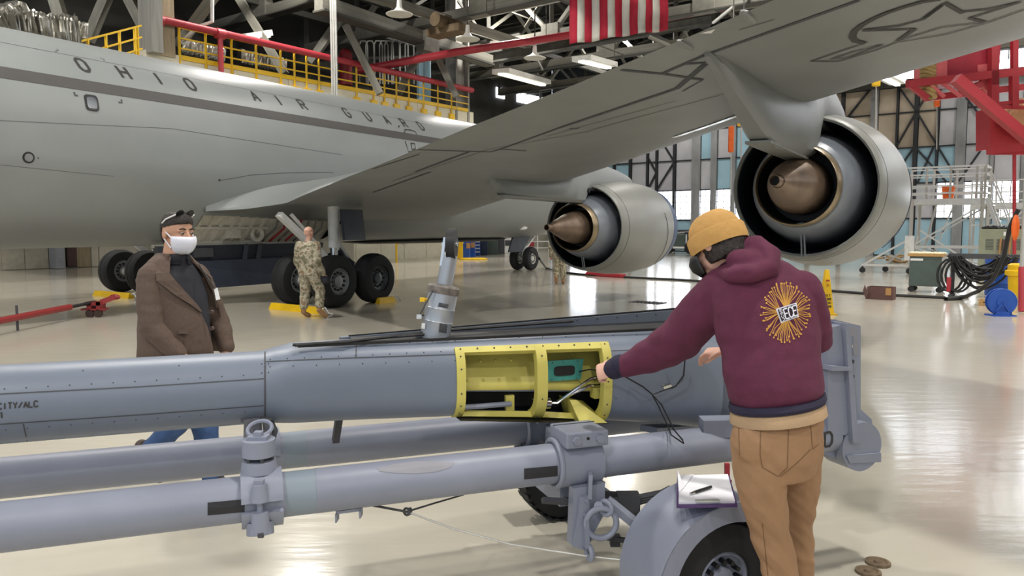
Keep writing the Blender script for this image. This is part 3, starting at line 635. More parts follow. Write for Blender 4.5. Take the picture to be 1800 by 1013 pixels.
# ================================================================ engines
def engine(t, r, z, tip_t, tip_z, bot_t, bot_z, sc=1.0):
    m = M(((-F.x, RT.x, 0, 0), (-F.y, RT.y, 0, 0), (0, 0, 1, 0), (0, 0, 0, 1)))
    o = A(t, r, z); ax = axis(o, o-F)               # z axis points aft
    lt = lambda prof, name, mt, par, n=48, cap=(False, False): MB().lathe([(a*sc, b*sc) for a, b in prof], ax, n, cap).build(name, mt, par)
    nac = lt([(.8, -1.55), (.86, -1.72), (.94, -1.74), (1.0, -1.62), (1.05, -1.3), (1.085, -.7), (1.09, -.2), (1.07, .3), (1.02, .8), (.965, 1.2), (.915, 1.48), (.895, 1.5), (.87, 1.48), (.87, 1.0)], 'nacelle', m_nac, air)
    lt([(.93, -1.7), (.955, -1.76), (1.0, -1.7), (1.055, -1.32), (1.05, -1.3)], 'inlet_lip', mat('inlet_cover_blue', '2c4468', .4), nac)
    lt([(.872, 1.47), (.85, 1.0), (.84, .3), (.6, .2)], 'fan_duct', m_duct, nac)
    lt([(.955, 1.22), (.962, 1.23), (.955, 1.25)], 'trailing_seam', m_black, nac)
    lt([(.84, .25), (.78, .6), (.73, 1.1), (.65, 1.5), (.56, 1.8), (.53, 1.85), (.50, 1.85)], 'core_cowl', m_cowl, nac)
    lt([(.525, 1.8), (.50, 2.02), (.485, 2.04), (.475, 2.0), (.47, 1.6)], 'exhaust_nozzle', m_gold, nac)
    lt([(.47, 1.98), (.46, 1.6), (.44, 1.45), (.3, 1.45)], 'exhaust_duct', m_black, nac)
    lt([(.36, 1.5), (.36, 1.7), (.345, 1.95), (.29, 2.25), (.16, 2.72), (.075, 3.0)], 'exhaust_plug', m_bronze, nac, 36)
    lt([(.072, 2.98), (.066, 3.0), (.062, 3.16), (.055, 3.17), (.05, 3.0)], 'plug_tube', m_bronze, nac, 20)
    lt([(.05, 3.02), (.001, 3.02)], 'tube_bore', m_black, nac, 16)
    P = lambda x, y, h: ax @ V((0, 0, 0)) - F*x*sc + RT*y*sc + V((0, 0, h*sc))
    q = MB(); [q.tube([P(1.62, s, -.55), P(1.55, s, -.74), P(1.5, s, -.9)], .012, 6) for s in (0, .04)]; q.build('drain_mast', m_cowl, nac)
    q = MB()
    q.tube([P(-1.0+.02*k, 1.088*cos(a), 1.088*sin(a)) for k, a in enumerate([R_(-50+4*i) for i in range(18)])], .006, 5); q.build('cowl_line', m_seam, nac)
    if r > 10:
        q = MB(); nb = bvh_of(nac)
        for pts in ([(1412, 447), (1450, 452), (1480, 440)], [(1430, 468), (1462, 462), (1448, 448)], [(1400, 436), (1425, 447)]): pxline(q, nb, pts, .012, .004)
        q.build('hatch_lines', m_seam, nac, False)
    # pylon: side profile with lens-shaped plan
    st = []
    t_end = t+1.15
    N_ = 26
    for i in range(N_+1):
        x = tip_t+(t_end-tip_t)*i/N_; f = i/N_
        wz = wing_low(x, r)
        if x < bot_t: zb_ = tip_z+(bot_z-tip_z)*(x-tip_t)/(bot_t-tip_t)
        elif x < t-1.65: zb_ = bot_z-.05+ (z+.55*sc-bot_z)*min(1, (x-bot_t)/(t-1.65-bot_t))*.3
        else: zb_ = z+.8*sc
        le = ip(LE, r)
        top_n = z+1.09*sc+.42*math.sqrt(max(0, (t_end-x)/(t_end-le))) if x > le-.6 else 99
        zt = (wz+.1) if wz is not None and x < le-.35 else (min(top_n, (2.0+.093*r)+.2) if x < le else top_n)
        hw = (.035+.2*min(1, (f*2.2))**.8)*(1 if f < .75 else max(.12, math.sqrt(max(0, 1-((f-.75)/.25)**2))))
        zt = max(zt, zb_+.03)
        st.append((x, zb_, zt, hw))
    rings = []
    for x, zb_, zt, hw in st:
        rings.append([A(x, r+hw*s, zz) for s, zz in ((-.55, zb_), (-.85, zb_+.06), (-1, zb_+(zt-zb_)*.3), (-1, zb_+(zt-zb_)*.7), (-.8, zt-.06), (0, zt), (.8, zt-.06), (1, zb_+(zt-zb_)*.7), (1, zb_+(zt-zb_)*.3), (.85, zb_+.06), (.55, zb_))])
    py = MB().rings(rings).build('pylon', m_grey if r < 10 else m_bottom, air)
    q = MB(); q.bar(A(bot_t-.1, r, bot_z-.01), A(t-1.9, r, bot_z-.03), .26, .03); q.build('pylon_shelf', m_nac, py, False)
    if r < 10:
        q = MB(); [q.cyl(A(t-1.4-.35*k, r+.2, z+.82-.04*k), A(t-1.4-.35*k, r+.25, z+.82-.04*k), .05, n=10) for k in (0, 1)]; q.build('vent', m_black, py)
    return nac
def wing_low(t, r):
    a, b = ip(LE, r), ip(TE, r)
    if not b <= t <= a: return None
    x = (a-t)/(a-b); c = a-b
    return (2.0+.093*r)*(1-x)+(1.9+.093*r)*x-naca(x)*c*.85*.8
engine(-.55, 13.56, 2.22, -6.25, 3.1, -4.4, 2.58)
engine(3.97, 8.2, 1.70, -1.36, 2.62, -.9, 2.27)
# ================================================================ landing gear
def wheel(par, c, ax_, R, W, hubr, hubm, tyre='tyre'):
    m = axis(V(c)-V(ax_)*W/2, V(c)+V(ax_)*W/2)
    q = MB(); q.lathe([(hubr, W*.12), (hubr*1.08, 0.02*W), (R*.72, 0), (R*.9, W*.06), (R*.975, W*.2), (R, W*.36), (R, W*.46), (R*.985, W*.47), (R*.985, W*.53), (R, W*.54), (R, W*.64), (R*.975, W*.8), (R*.9, W*.94), (R*.72, W), (hubr*1.08, W*.98), (hubr, W*.88)], m, 40, (False, False)); ty = q.build(tyre, m_tyre, par)
    q = MB(); q.lathe([(hubr*1.02, W*.9), (hubr*.93, W*.94), (hubr*.86, W*.8), (hubr*.45, W*.72), (hubr*.42, W*.86), (hubr*.3, W*.9), (0, W*.9)], m, 28, (False, True)); h = q.build('wheel_hub', hubm, par)
    q = MB(); q.lathe([(hubr*1.02, W*.1), (hubr*.9, W*.06), (hubr*.8, W*.2), (0, W*.2)], m, 28, (False, True)); q.build('wheel_inner', m_hub, par)
    q = MB()
    for k in range(12):
        a = 2*PI*k/12; p = m @ V((hubr*.65*cos(a), hubr*.65*sin(a), W*.765)); q.cyl(p-V(ax_)*.03, p+V(ax_)*.035, hubr*.09, n=8)
    q.build('hub_holes', m_black, par, kind='stuff')
    return ty
m_hubd = mat('wheel_hub_dark', '63676b', .45, metal=.4)
for side in (1, -1):
    gx = 3.25*side
    q = MB(); q.cyl(A(0, gx, 2.4), A(0, gx, 1.25), .13, n=16); q.cyl(A(0, gx, 1.3), A(0, gx, .62), .085, n=16)
    q.cyl(A(-.75, gx, .58), A(.75, gx, .58), .11, n=12)
    for t in (-.63, .63): q.cyl(A(t, gx-.6, .55), A(t, gx+.6, .55), .09, n=12)
    g = q.build('main_gear', m_white, air)
    q = MB(); q.cyl(A(0, gx, 1.28), A(0, gx, .8), .09, n=16); q.build('oleo', m_chrome, g)
    q = MB(); q.bar(A(-1.25, gx-.35, 1.98), A(-.12, gx-.05, .95), .2, .12); q.bar(A(-1.05, gx-.2, 1.98), A(-.1, gx, .95), .06); q.build('drag_brace', m_white, g, False)
    q = MB(); q.bar(A(.12, gx, 1.35), A(.45, gx, 1.0), .07); q.bar(A(.45, gx, 1.0), A(.12, gx, .7), .07); q.build('torque_link', m_white, g, False)
    q = MB()
    for k in range(5): q.tube([A(.12, gx+.1-.05*k, 1.2), A(.3+.05*k, gx+.15, .9), A(.35, gx+.1-.04*k, .65)], .018, 6)
    q.build('brake_lines', m_seam, g)
    if side > 0:
        q = MB(); q.hexa([A(-.02, gx+.28, 1.42), A(.7, gx+.22, 1.42), A(.7, gx+.3, 1.42), A(-.02, gx+.36, 1.42), A(-.02, gx+.2, 2.1), A(.7, gx+.14, 2.1), A(.7, gx+.22, 2.1), A(-.02, gx+.28, 2.1)]); q.build('strut_door', m_navy, g, False)
    for t in (-.63, .63):
        for s in (-.58, .58): wheel(g, A(t, gx+s, .56), RT, .56, .44, .285, m_hub if t < 0 else m_hubd)
q = MB(); q.cyl(A(13.9, 0, 1.6), A(13.9, 0, .42), .09, n=12); q.cyl(A(13.9, -.4, .46), A(13.9, .4, .46), .06, n=10); q.bar(A(14.8, 0, 1.4), A(13.9, 0, .8), .08)
g = q.build('nose_gear', m_white, air)
for s in (-.3, .3): wheel(g, A(13.9, s, .47), RT, .47, .3, .22, mat('nose_wheel_white', 'cfcfc6', .4))
for s in (-1,): q = MB(); q.hexa([A(12.4, .15, .75), A(13.3, .2, .75), A(13.3, .26, .75), A(12.4, .21, .75), A(12.5, .3, K+.1), A(13.9, .3, K+.1), A(13.9, .36, K+.1), A(12.5, .36, K+.1)]); q.build('nose_gear_door', m_navy, g, False)
# yellow chocks
def chock(px0, py0, px1, py1, lab, name='wheel_chock'):
    p, e = fl(px0, py0), fl(px1, py1); d = (e-p).normalized(); n = V((-d.y, d.x, 0))
    t = thing(name, lab, 'chock', (p+e)/2, math.atan2(d.y, d.x), 'yellow wheel chocks')
    a, b, h = .085, .03, .13
    MB().hexa([p-n*a, e-n*a, e+n*a, p+n*a, p+d*.02-n*b+V((0, 0, h)), e-d*.02-n*b+V((0, 0, h)), e-d*.02+n*b+V((0, 0, h)), p+d*.02+n*b+V((0, 0, h))]).build('block', m_yel, t, False)
    q = MB(); q.tube([e+V((0, 0, .09)), e+d*.1+V((0, 0, .13)), e+d*.2+V((0, 0, .03)), e+d*.26+n*.05+V((0, 0, .012))], .012, 6); q.build('rope', m_white, t)
    return t
chock(478, 543, 566, 552, 'yellow wheel chock against the rear right wheels beside the walking soldier')
chock(168, 520, 231, 525, 'yellow wheel chock against the left gear wheels')
chock(664, 534, 692, 531, 'orange yellow chock end in front of the forward right wheel')
# ================================================================ refuelling boom on its transport trailer (u along the boom, v away from the camera)
BA = R_(69.7); D = V((sin(BA), cos(BA), 0)); N = V((-cos(BA), sin(BA), 0))
def B(u, v, z): return D*u + N*v + V((0, 0, z))
def BP(px, py, v): return onp(px, py, N, v)
def BU(px, py, v): return D.dot(BP(px, py, v))
m_boom = mat('boom_blue_grey', '6f7887', .42, var=.05, scale=3, bump=.02, bscale=200)
m_boomd = mat('boom_dark_grey', '5d6470', .45, var=.06, scale=3)
m_trail = mat('trailer_grey', '878c9b', .45, var=.06, scale=4, bump=.03, bscale=120)
m_trailp = mat('trailer_patch_green', '828e99', .5, var=.05)
m_trails = mat('trailer_stain', '88888f', .55, var=.08)
m_zinc = mat('zinc_chromate_yellow', 'cdc264', .5, var=.08, scale=6)
m_teal = mat('teal_primer', '3f8f84', .5, var=.08)
m_tape = mat('black_tape', '26262a', .6)
m_silver = mat('silver_actuator', 'a3a8ae', .35, metal=.55, var=.08)
boom = thing('refuelling_boom', 'blue grey aircraft refuelling boom with an open yellow bay, lying on the trailer', 'boom', B(.8, 3.35, .9), PI/2-BA)
VC = 3.35
ST = [(-3.4, .885, 1.183, .15, 2), (-.6, .885, 1.183, .15, 2), (.12, .883, 1.183, .152, 2.05), (.17, .88, 1.195, .156, 2.3), (.24, .878, 1.208, .165, 2.8), (.45, .874, 1.21, .172, 3), (.932, .852, 1.208, .188, 3), (.965, .85, 1.208, .189, 3), (1.28, .82, 1.206, .2, 3), (1.32, .816, 1.206, .201, 3), (1.61, .777, 1.205, .21, 3), (1.648, .772, 1.205, .211, 3), (2.0, .725, 1.2, .222, 3), (2.19, .69, 1.198, .226, 3), (2.26, .68, 1.196, .226, 3)]
def stn(u):
    for a, b in zip(ST, ST[1:]):
        if u <= b[0]: f = (u-a[0])/(b[0]-a[0]); return [x+(y-x)*f for x, y in zip(a, b)]
    return list(ST[-1])
def bsec(u, a, off=0):                              # a: 0 near side, 90 top
    _, zb, zt, hw, e = stn(u); a = R_(a); k = 2/e
    hh = (zt-zb)/2
    return B(u, VC-(hw+off)*math.copysign(abs(cos(a))**k, cos(a)), (zb+zt)/2+(hh+off)*math.copysign(abs(sin(a))**k, sin(a)))
NB = 60
A0_, A1_ = -66, 42
q = MB(); us = [s[0] for s in ST]
q.rings([[bsec(u, 360*j/NB) for j in range(NB)] for u in us], skip=lambda i, j: .931 < us[i] < 1.62 and (A0_+360-.1 <= (j)*6 < 360 or j*6 < A1_))
shell = q.build('shell', m_boom, boom)
bbv = bvh_of(shell)
# yellow frame round the open bay
def strip(u0, u1, a0, a1, off0, off1, name, mt, par, n=18):
    rg = []
    for k in range(n+1):
        a = a0+(a1-a0)*k/n; rg.append([bsec(u0, a, off0), bsec(u1, a, off0), bsec(u1, a, off1), bsec(u0, a, off1)])
    return MB().rings(rg).build(name, mt, par, True)
bay = strip(.915, .955, A0_-3, A1_+4, -.02, .006, 'bay_frame', m_zinc, boom)
for u0, u1, n in ((1.285, 1.335, 'bay_post'), (1.612, 1.655, 'bay_post')): strip(u0, u1, A0_-3, A1_+4, -.03, .007, n, m_zinc, bay)
for a in (A0_, A1_-3):
    q = MB(); rg = []
    for k in range(15):
        u = .92+(1.65-.92)*k/14; rg.append([bsec(u, a-4, .006), bsec(u, a+8, .006), bsec(u, a+8, -.02), bsec(u, a-4, -.02)])
    q.rings(rg).build('bay_rail', m_zinc, bay)
q = MB(); rg = []
for k in range(8):
    u = .93+.83*k/7; zb, zt = stn(u)[1:3]; h = zt-zb
    rg.append([B(u, VC-.02+.03*math.cos(PI*j/8)-.10*(j/8)**2*.4, zt-.03-(h*.66-.03)*j/8) for j in range(9)])
q.rings(rg, closed=False).build('bay_back_wall', m_zinc, bay, solid=.004)
zlip = lambda u: stn(u)[2]-(stn(u)[2]-stn(u)[1])*.66
ubar('lip', m_trail, bay, B(.935, VC-.07, zlip(.935)), B(1.64, VC-.07, zlip(1.64)), .03, .008)
q = MB(); q.poly([B(.93, VC+.02, stn(.93)[1]+.03), B(1.78, VC+.02, stn(1.65)[1]+.03), B(1.78, VC+.02, 1.1), B(.93, VC+.02, 1.1)]); q.poly([B(.93, VC-.19, .86), B(1.65, VC-.2, .785), B(1.65, VC+.02, .785), B(.93, VC+.02, .86)]); q.build('bay_inner', m_black, bay, False)
q = MB(); q.hexa([B(1.5, VC-.2, .8), B(1.64, VC-.2, .79), B(1.64, VC-.02, .79), B(1.5, VC-.02, .8), B(1.47, VC-.15, .9), B(1.5, VC-.15, .9), B(1.6, VC-.02, .86), B(1.47, VC-.02, .9)]); q.build('bay_gusset', m_zinc, bay, False)
ubar('pipe_bracket', m_zinc, bay, B(1.17, VC-.1, .9), B(1.21, VC-.1, .9), .02, .07); ubar('pipe_bracket', m_zinc, bay, B(1.6, VC-.12, .92), B(1.64, VC-.12, .92), .05, .05)
def rivets(pts, r, name, mt, par):
    src = None
    for p in pts:
        if src is None: q = MB(); q.ball((0, 0, 0), r, 6); src = q.build(name, mt, None); src.parent = par; ROOT[src.name] = ROOT[par.name]; src.matrix_local = ROOT[par.name].inverted() @ M.Translation(p)
        else:
            o = src.copy(); COL.objects.link(o); o.matrix_local = ROOT[par.name].inverted() @ M.Translation(p)
wallp = lambda u, f: B(u, VC-.02+.03*math.cos(PI*f)-.04*f*f-.004, stn(u)[2]-.03-((stn(u)[2]-stn(u)[1])*.66-.03)*f)
rivets([wallp(1.0+.075*k, f) for f in (.42, .8) for k in range(4)]+[wallp(.98+.033*k, .2) for k in range(9)]+[wallp(1.55, .35), wallp(1.56, .75)], .007, 'rivet', m_zinc, bay)
rivets([bsec(.935, a, .007) for a in (-62, -44, -26, -8, 10, 28)]+[bsec(1.31, a, .008) for a in (-55, -15, 25)]+[bsec(1.633, a, .008) for a in (-60, -40, -20, 0, 20)]+[bsec(.94+.077*k, A1_, .007) for k in range(10)], .004, 'screw', m_seam, bay)
# teal access plate with a rounded slot
VT = VC-.095
tl_, tr2_, br2_, bl2_ = [BP(x, y, VT) for x, y in ((963, 635), (1026, 631), (1021, 667), (963, 671))]
q = MB(); q.hexa([bl2_, br2_, br2_+N*.006, bl2_+N*.006, tl_, tr2_, tr2_+N*.006, tl_+N*.006]); tp = q.build('access_plate', m_teal, bay, False)
c = BP(992, 652, VT-.001); e = D; m = M(((e.x, 0, -N.x, c.x), (e.y, 0, -N.y, c.y), (e.z, 1, 0, c.z), (0, 0, 0, 1)))
q = MB(); q.prism([(.053*math.copysign(abs(cos(a))**.35, cos(a)), .023*math.copysign(abs(sin(a))**.5, sin(a))) for a in [2*PI*i/24 for i in range(24)]], m, 0, .004); q.build('slot', m_black, tp, False)
for x, y in ((971, 638), (990, 637), (1015, 635), (970, 668), (990, 667), (1014, 665)): q = MB(); p = BP(x, y, VT); q.cyl(p, p-N*.002, .003, n=6); q.build('plate_screw', m_seam, tp)
for pts, r, nm, mt in (([B(.94, VC-.13, .905), B(1.05, VC-.12, .9), B(1.19, VC-.12, .9)], .012, 'hose', m_trail), ([B(1.34, VC-.12, .89), B(1.42, VC-.12, .885), B(1.5, VC-.13, .94), B(1.58, VC-.14, .99), B(1.64, VC-.14, 1.0)], .008, 'tube', m_chrome), ([B(1.42, VC-.11, .885), B(1.5, VC-.12, .925), B(1.58, VC-.13, .955), B(1.64, VC-.13, .955)], .008, 'tube', m_chrome)):
    MB().tube(pts, r, 8).build(nm, mt, bay)
q = MB(); q.cyl(B(1.29, VC-.12, .89), B(1.38, VC-.12, .888), .026, n=12); q.build('fitting', m_chrome, bay)
# seams, rivet rows, lettering, spine rails and painted channel shade
q = MB()
for pts, wd in (([(0, 693), (250, 680), (464, 666)], .004), ([(0, 746), (250, 729), (464, 713)], .004), ([(41, 745), (48, 776)], .004), ([(466, 619), (466, 735)], .006), ([(468, 636), (600, 630), (812, 623)], .004), ([(626, 603), (626, 628)], .004), ([(1075, 617), (1220, 612)], .003), ([(1060, 650), (1085, 646)], .0), ([(1203, 640), (1200, 668), (1186, 680), (1180, 684)], .004)):
    if wd: lines('seam_line', bbv, [(pts, wd)], m_seam, boom, .002, 8)
pt = []
for x0, y0, x1, y1, n in ((8, 684, 428, 660, 12), (10, 756, 430, 724, 12), (475, 632, 805, 617, 12), (475, 645, 800, 634, 9), (520, 610, 800, 600, 8), (830, 596, 1160, 588, 9), (460, 640, 460, 656, 2), (472, 640, 472, 655, 2), (806, 640, 806, 700, 4), (1083, 650, 1083, 700, 2), (146, 652, 315, 643, 2)):
    for k in range(n):
        p, nn = hit(bbv, x0+(x1-x0)*k/max(1, n-1), y0+(y1-y0)*k/max(1, n-1))
        if p: pt.append(p+nn*.0005)
rivets(pt, .0028, 'rivet', m_seam, boom)
q = MB()
p0, n0 = hit(bbv, 54, 714); 
def bl(x, y, px, py):
    c, _ = hit(bbv, px, py); a = .0
    z = c.z+y; u = D.dot(c)+x
    zb, zt, hw, e = stn(u)[1:]; s = (z-(zb+zt)/2)/((zt-zb)/2); return B(u, VC-hw*math.sqrt(max(0, 1-s*s))-.002, z), -N
text(q, 'CITY/ALC', lambda x, y: bl(x, y, -4, 720), .021, .0118, .0046, .0045); text(q, '1', lambda x, y: bl(x, y, 0, 735), .021, .0118, .0046, .0045)
q.build('lettering', m_mark, boom, False)
DT = 1.206
ubar('edge_seal', m_black, boom, B(.26, VC-.10, DT+.006), B(2.24, VC-.135, DT+.001), .012, .012); ubar('edge_seal', m_black, boom, B(.5, VC+.12, DT+.006), B(2.24, VC+.165, DT+.062), .01, .01)
q = MB(); q.hexa([B(.46, VC+.10, DT-.03), B(2.25, VC+.145, DT-.03), B(2.25, VC+.18, DT-.03), B(.46, VC+.14, DT-.03), B(.46, VC+.10, DT+.004), B(2.25, VC+.145, DT+.058), B(2.25, VC+.18, DT+.058), B(.46, VC+.14, DT+.004)]); q.build('far_rail', m_boomd, boom, False)
q = MB(); q.hexa([B(.5, VC-.04, DT-.02), B(2.25, VC-.10, DT-.02), B(2.25, VC+.15, DT-.02), B(.5, VC+.09, DT-.02), B(.5, VC-.04, DT+.004), B(2.25, VC-.10, DT+.003), B(2.25, VC+.15, DT+.003), B(.5, VC+.09, DT+.005)]); q.build('channel_shade', m_black, boom, False)  # black strip laid on top for the shade inside the open channel
q = MB(); q.tube([B(.24, VC-.1, DT+.012), B(.45, VC-.12, DT+.016), B(.9, VC+.02, DT+.025), B(1.6, VC+.1, DT+.03)], .007, 6); q.tube([B(.25, VC-.12, DT+.012), B(.5, VC-.08, DT+.016), B(.85, VC-.02, DT+.018)], .006, 6); q.build('cable', m_black, boom)
rivets([B(.6+.115*k, VC+.098+.0031*k, DT+.005+.0028*k) for k in range(14)], .004, 'rail_rivet', m_seam, boom)
# dark block past the shell's end
q = MB(); q.rings([[B(u, VC-.2*math.copysign(abs(cos(a))**.6, cos(a)), z0+h*math.copysign(abs(sin(a))**.6, sin(a))) for a in [2*PI*k/28 for k in range(28)]] for u, z0, h in ((2.2, .93, .23), (2.75, .93, .24))]); q.build('root_block', m_boomd, boom)
# hoist actuator standing out of the spine
a0 = BP(764, 594, VC); a1 = BP(790, 452, VC); ad = (a1-a0).normalized(); L = (a1-a0).length
ax = axis(a0-ad*.03, a1)
act = MB().lathe([(.062, 0), (.066, .03), (.066, .05), (.067, .1), (.069, .105), (.067, .11), (.067, .16), (.069, .165), (.067, .17), (.068, .235)], ax, 28).build('actuator', m_silver, boom)
MB().lathe([(.07, .232), (.073, .24), (.073, .262), (.066, .27), (.04, .275)], ax, 28).build('collar', mat('grimy_collar', '6d6660', .6, var=.4, scale=30, bump=.4), act)
MB().lathe([(.036, .27), (.036, .4), (.034, .41)], ax, 22).build('rod', m_silver, act)
q = MB(); c = ax @ V((0, 0, .46)); rx_ = (D*.9-N*.4).normalized(); q.cyl(c-rx_*.02, c+rx_*.02, .07, n=26); o = q.build('roller', m_black, act)
q = MB()
for s in (-.028,): q.bar(ax @ V((0, 0, .36))+rx_*s, c+rx_*s+V((0, 0, .03)), .05, .012, up=rx_)
q.cyl(c-rx_*.045, c+rx_*.03, .014, n=10); q.build('rod_fork', m_chrome, act, False)
q = MB(); p = a0-D*.07+V((0, 0, .1)); q.box(p, (.022, .02, .02)); q.cyl(p, p+D*.04, .008, n=8); q.build('valve', m_chrome, act, False)
q = MB(); p = a0-D*.055+V((0, 0, .175)); q.box(p, (.022, .016, .018)); q.cyl(p, p+D*.03, .006, n=8); q.build('yellow_cap', m_yel, act, False)
q = MB(); q.tube([a0-D*.07+V((0, 0, .1)), a0-D*.05+V((0, 0, .16))-N*.04, a0-D*.02+V((0, 0, .22))-N*.06], .003, 5); q.build('sense_line', m_seam, act)
q = MB(); q.cyl(a0-D*.075+V((0, 0, .0)), a0-D*.075+V((0, 0, .03)), .014, n=8); q.cyl(a0-D*.05+V((0, 0, .0)), a0-D*.05+V((0, 0, .025)), .01, n=8); q.build('bolt', m_chrome, act)
abv = bvh_of(act); q = MB(); fillpx(q, abv, [(772, 532), (788, 535), (786, 542), (770, 539)]); q.build('data_plate', m_seam, act, False); q = MB(); fillpx(q, abv, [(773, 568), (786, 570), (784, 586), (771, 584)]); q.build('data_plate', m_seam, act, False)
q = MB(); fillpx(q, abv, [(743, 568), (749, 569), (748, 579), (742, 578)]); q.build('white_label', m_white, act, False)
q = MB(); fillpx(q, bbv, [(1163, 677), (1178, 675), (1182, 681), (1167, 684)]); q.build('cable_port', m_chrome, boom, False)
# ================================================================ trailer
tr = thing('boom_trailer', 'grey tubular boom trailer with clamps, fenders and black tyres', 'trailer', B(1.2, 3.35, 0), PI/2-BA)
TZ, TR_ = .665, .087; V1, V2 = 3.04, 3.65
def tubeb(v, u0, u1, name, mt, r=TR_, z=TZ): return MB().cyl(B(u0, v, z), B(u1, v, z), r, n=40).build(name, mt, tr)
t1 = tubeb(V1, -3.0, BU(500, 850, V1), 'tube', m_trail); tubeb(V1, BU(500, 850, V1), BU(553, 850, V1), 'tube_patch', m_trailp, TR_-.001); t2 = tubeb(V1, BU(553, 850, V1), 2.75, 'tube', m_trail)
tubeb(V2, -3.4, BU(497, 790, V2), 'tube', m_trail, .085); tubeb(V2, BU(497, 790, V2), BU(537, 790, V2), 'tube_patch', m_trailp, .084); tubeb(V2, BU(537, 790, V2), 2.75, 'tube', m_trail, .085)
tb1, tb2 = bvh_of(t1), bvh_of(t2)
q = MB(); fillpx(q, tb1, [(365, 884), (430, 878), (430, 900), (365, 906)], .002, 6); q.build('tape', m_tape, t1, False)
q = MB(); fillpx(q, tb2, [(921, 824), (980, 819), (980, 837), (921, 843)], .002, 6); q.build('tape', m_tape, t2, False)
q = MB(); fillpx(q, tb2, [(662, 824), (690, 817), (730, 812), (770, 811), (800, 814), (790, 823), (765, 830), (730, 833), (690, 832), (668, 829)], .0015, 6); q.build('stain', m_trails, t2, False)
# hinged clamp joining the tubes near the seam
uc = BU(461, 870, V1-.09)
def clampshell(v, a0, a1, r0, r1, u0, u1, name, par, n=14):
    rg = []
    for k in range(n+1):
        a = R_(a0+(a1-a0)*k/n); c_, s_ = cos(a), sin(a); rg.append([B(u0, v-r0*c_, TZ+r0*s_), B(u1, v-r0*c_, TZ+r0*s_), B(u1, v-r1*c_, TZ+r1*s_), B(u0, v-r1*c_, TZ+r1*s_)])
    return MB().rings(rg).build(name, m_trail, par)
cl = clampshell(V1, 8, 95, .085, .112, uc-.075, uc+.075, 'clamp', tr); clampshell(V1, -80, -14, .085, .112, uc-.075, uc+.075, 'clamp_lower', cl)
clampshell(V2, 5, 150, .083, .112, BU(463, 790, V2)-.07, BU(463, 790, V2)+.07, 'clamp_far', cl)
f0 = B(uc-.01, V1-.1, TZ)
q = MB(); q.cyl(f0+V((0, 0, .02)), f0+V((0, 0, .085)), .034, .026, 20); q.cyl(f0+V((0, 0, -.1)), f0+V((0, 0, -.02)), .034, .032, 20); q.cyl(f0+V((0, 0, -.115))+N*.02, f0+V((0, 0, -.07))+N*.03, .05, n=20); q.build('hinge_boss', m_trail, cl)
q = MB(); q.cyl(f0+V((0, 0, -.03)), f0+V((0, 0, .03)), .012, n=10); q.build('hinge_pin', m_trail, cl)
q = MB(); q.box(f0+V((0, 0, .092)), (.034, .026, .016)); q.build('hinge_nut', m_trail, cl, False)
q = MB(); q.box(f0+V((0, 0, -.1))-N*.03, (.02, .012, .018)); q.build('grease_nipple', m_seam, cl, False)
k0 = B(uc-.005, V1+.01, TZ+.1)
q = MB(); q.cyl(k0, k0+V((0, 0, .045)), .07, .062, 26); q.build('screw_base', m_trail, cl)
kn = MB().cyl(k0+V((0, 0, .062)), k0+V((0, 0, .125)), .062, n=28).build('screw_knob', m_trail, cl)
[MB().cyl(k0+V((.05*cos(a), .05*sin(a), .04)), k0+V((.05*cos(a), .05*sin(a), .07)), .008, n=6).build('spacer', m_seam, cl) for a in [2*PI*i/6 for i in range(6)]]
q = MB(); q.box(k0+V((0, 0, .132)), (.075, .05, .014)); q.box(k0+V((0, 0, .145)), (.03, .03, .02)); q.build('key_plate', m_trail, cl, False)
q = MB(); q.ring(k0+V((0, .02, .15))+N*.04, V((0, -.5, 1)), .046, .008, 20, 6); q.build('pull_ring', m_trail, cl)
q = MB()
for dx, h in ((-.04, .1), (.045, .09)): q.bar(k0+D*dx+N*.12+V((0, 0, .05)), k0+D*dx*.8+N*.2+V((0, 0, .135+h*.3)), .03, .02)
q.bar(k0+N*.2-D*.06+V((0, 0, .165)), k0+N*.2+D*.06+V((0, 0, .165)), .03, .03); q.bar(k0+N*.14+V((0, 0, .08)), k0+N*.16+V((0, 0, .17)), .03); q.tube([k0+N*.15+D*.05+V((0, 0, .05)), k0+N*.2+D*.07+V((0, 0, .1)), k0+N*.22+D*.04+V((0, 0, .17))], .014, 8)
q.build('latch', mat('latch_dark_grey', '4d4e54', .5), cl, False)
q = MB(); q.bar(BP(596, 735, 3.45), BP(590, 775, 3.55), .03); q.build('support_leg', m_seam, tr, False)
q = MB(); u0 = BU(590, 905, V1); q.hexa([B(u0, V1-.03, TZ-.095), B(u0+.1, V1-.03, TZ-.095), B(u0+.1, V1+.05, TZ-.095), B(u0, V1+.05, TZ-.095), B(u0, V1-.03, TZ-.083), B(u0+.1, V1-.03, TZ-.083), B(u0+.1, V1+.05, TZ-.083), B(u0, V1+.05, TZ-.083)]); q.bar(B(u0+.003, V1-.02, TZ-.09), B(u0+.003, V1-.02, TZ-.125), .006, .05); q.bar(B(u0+.097, V1-.02, TZ-.09), B(u0+.097, V1-.02, TZ-.12), .006, .05); q.build('foot_bracket', m_trail, tr, False)
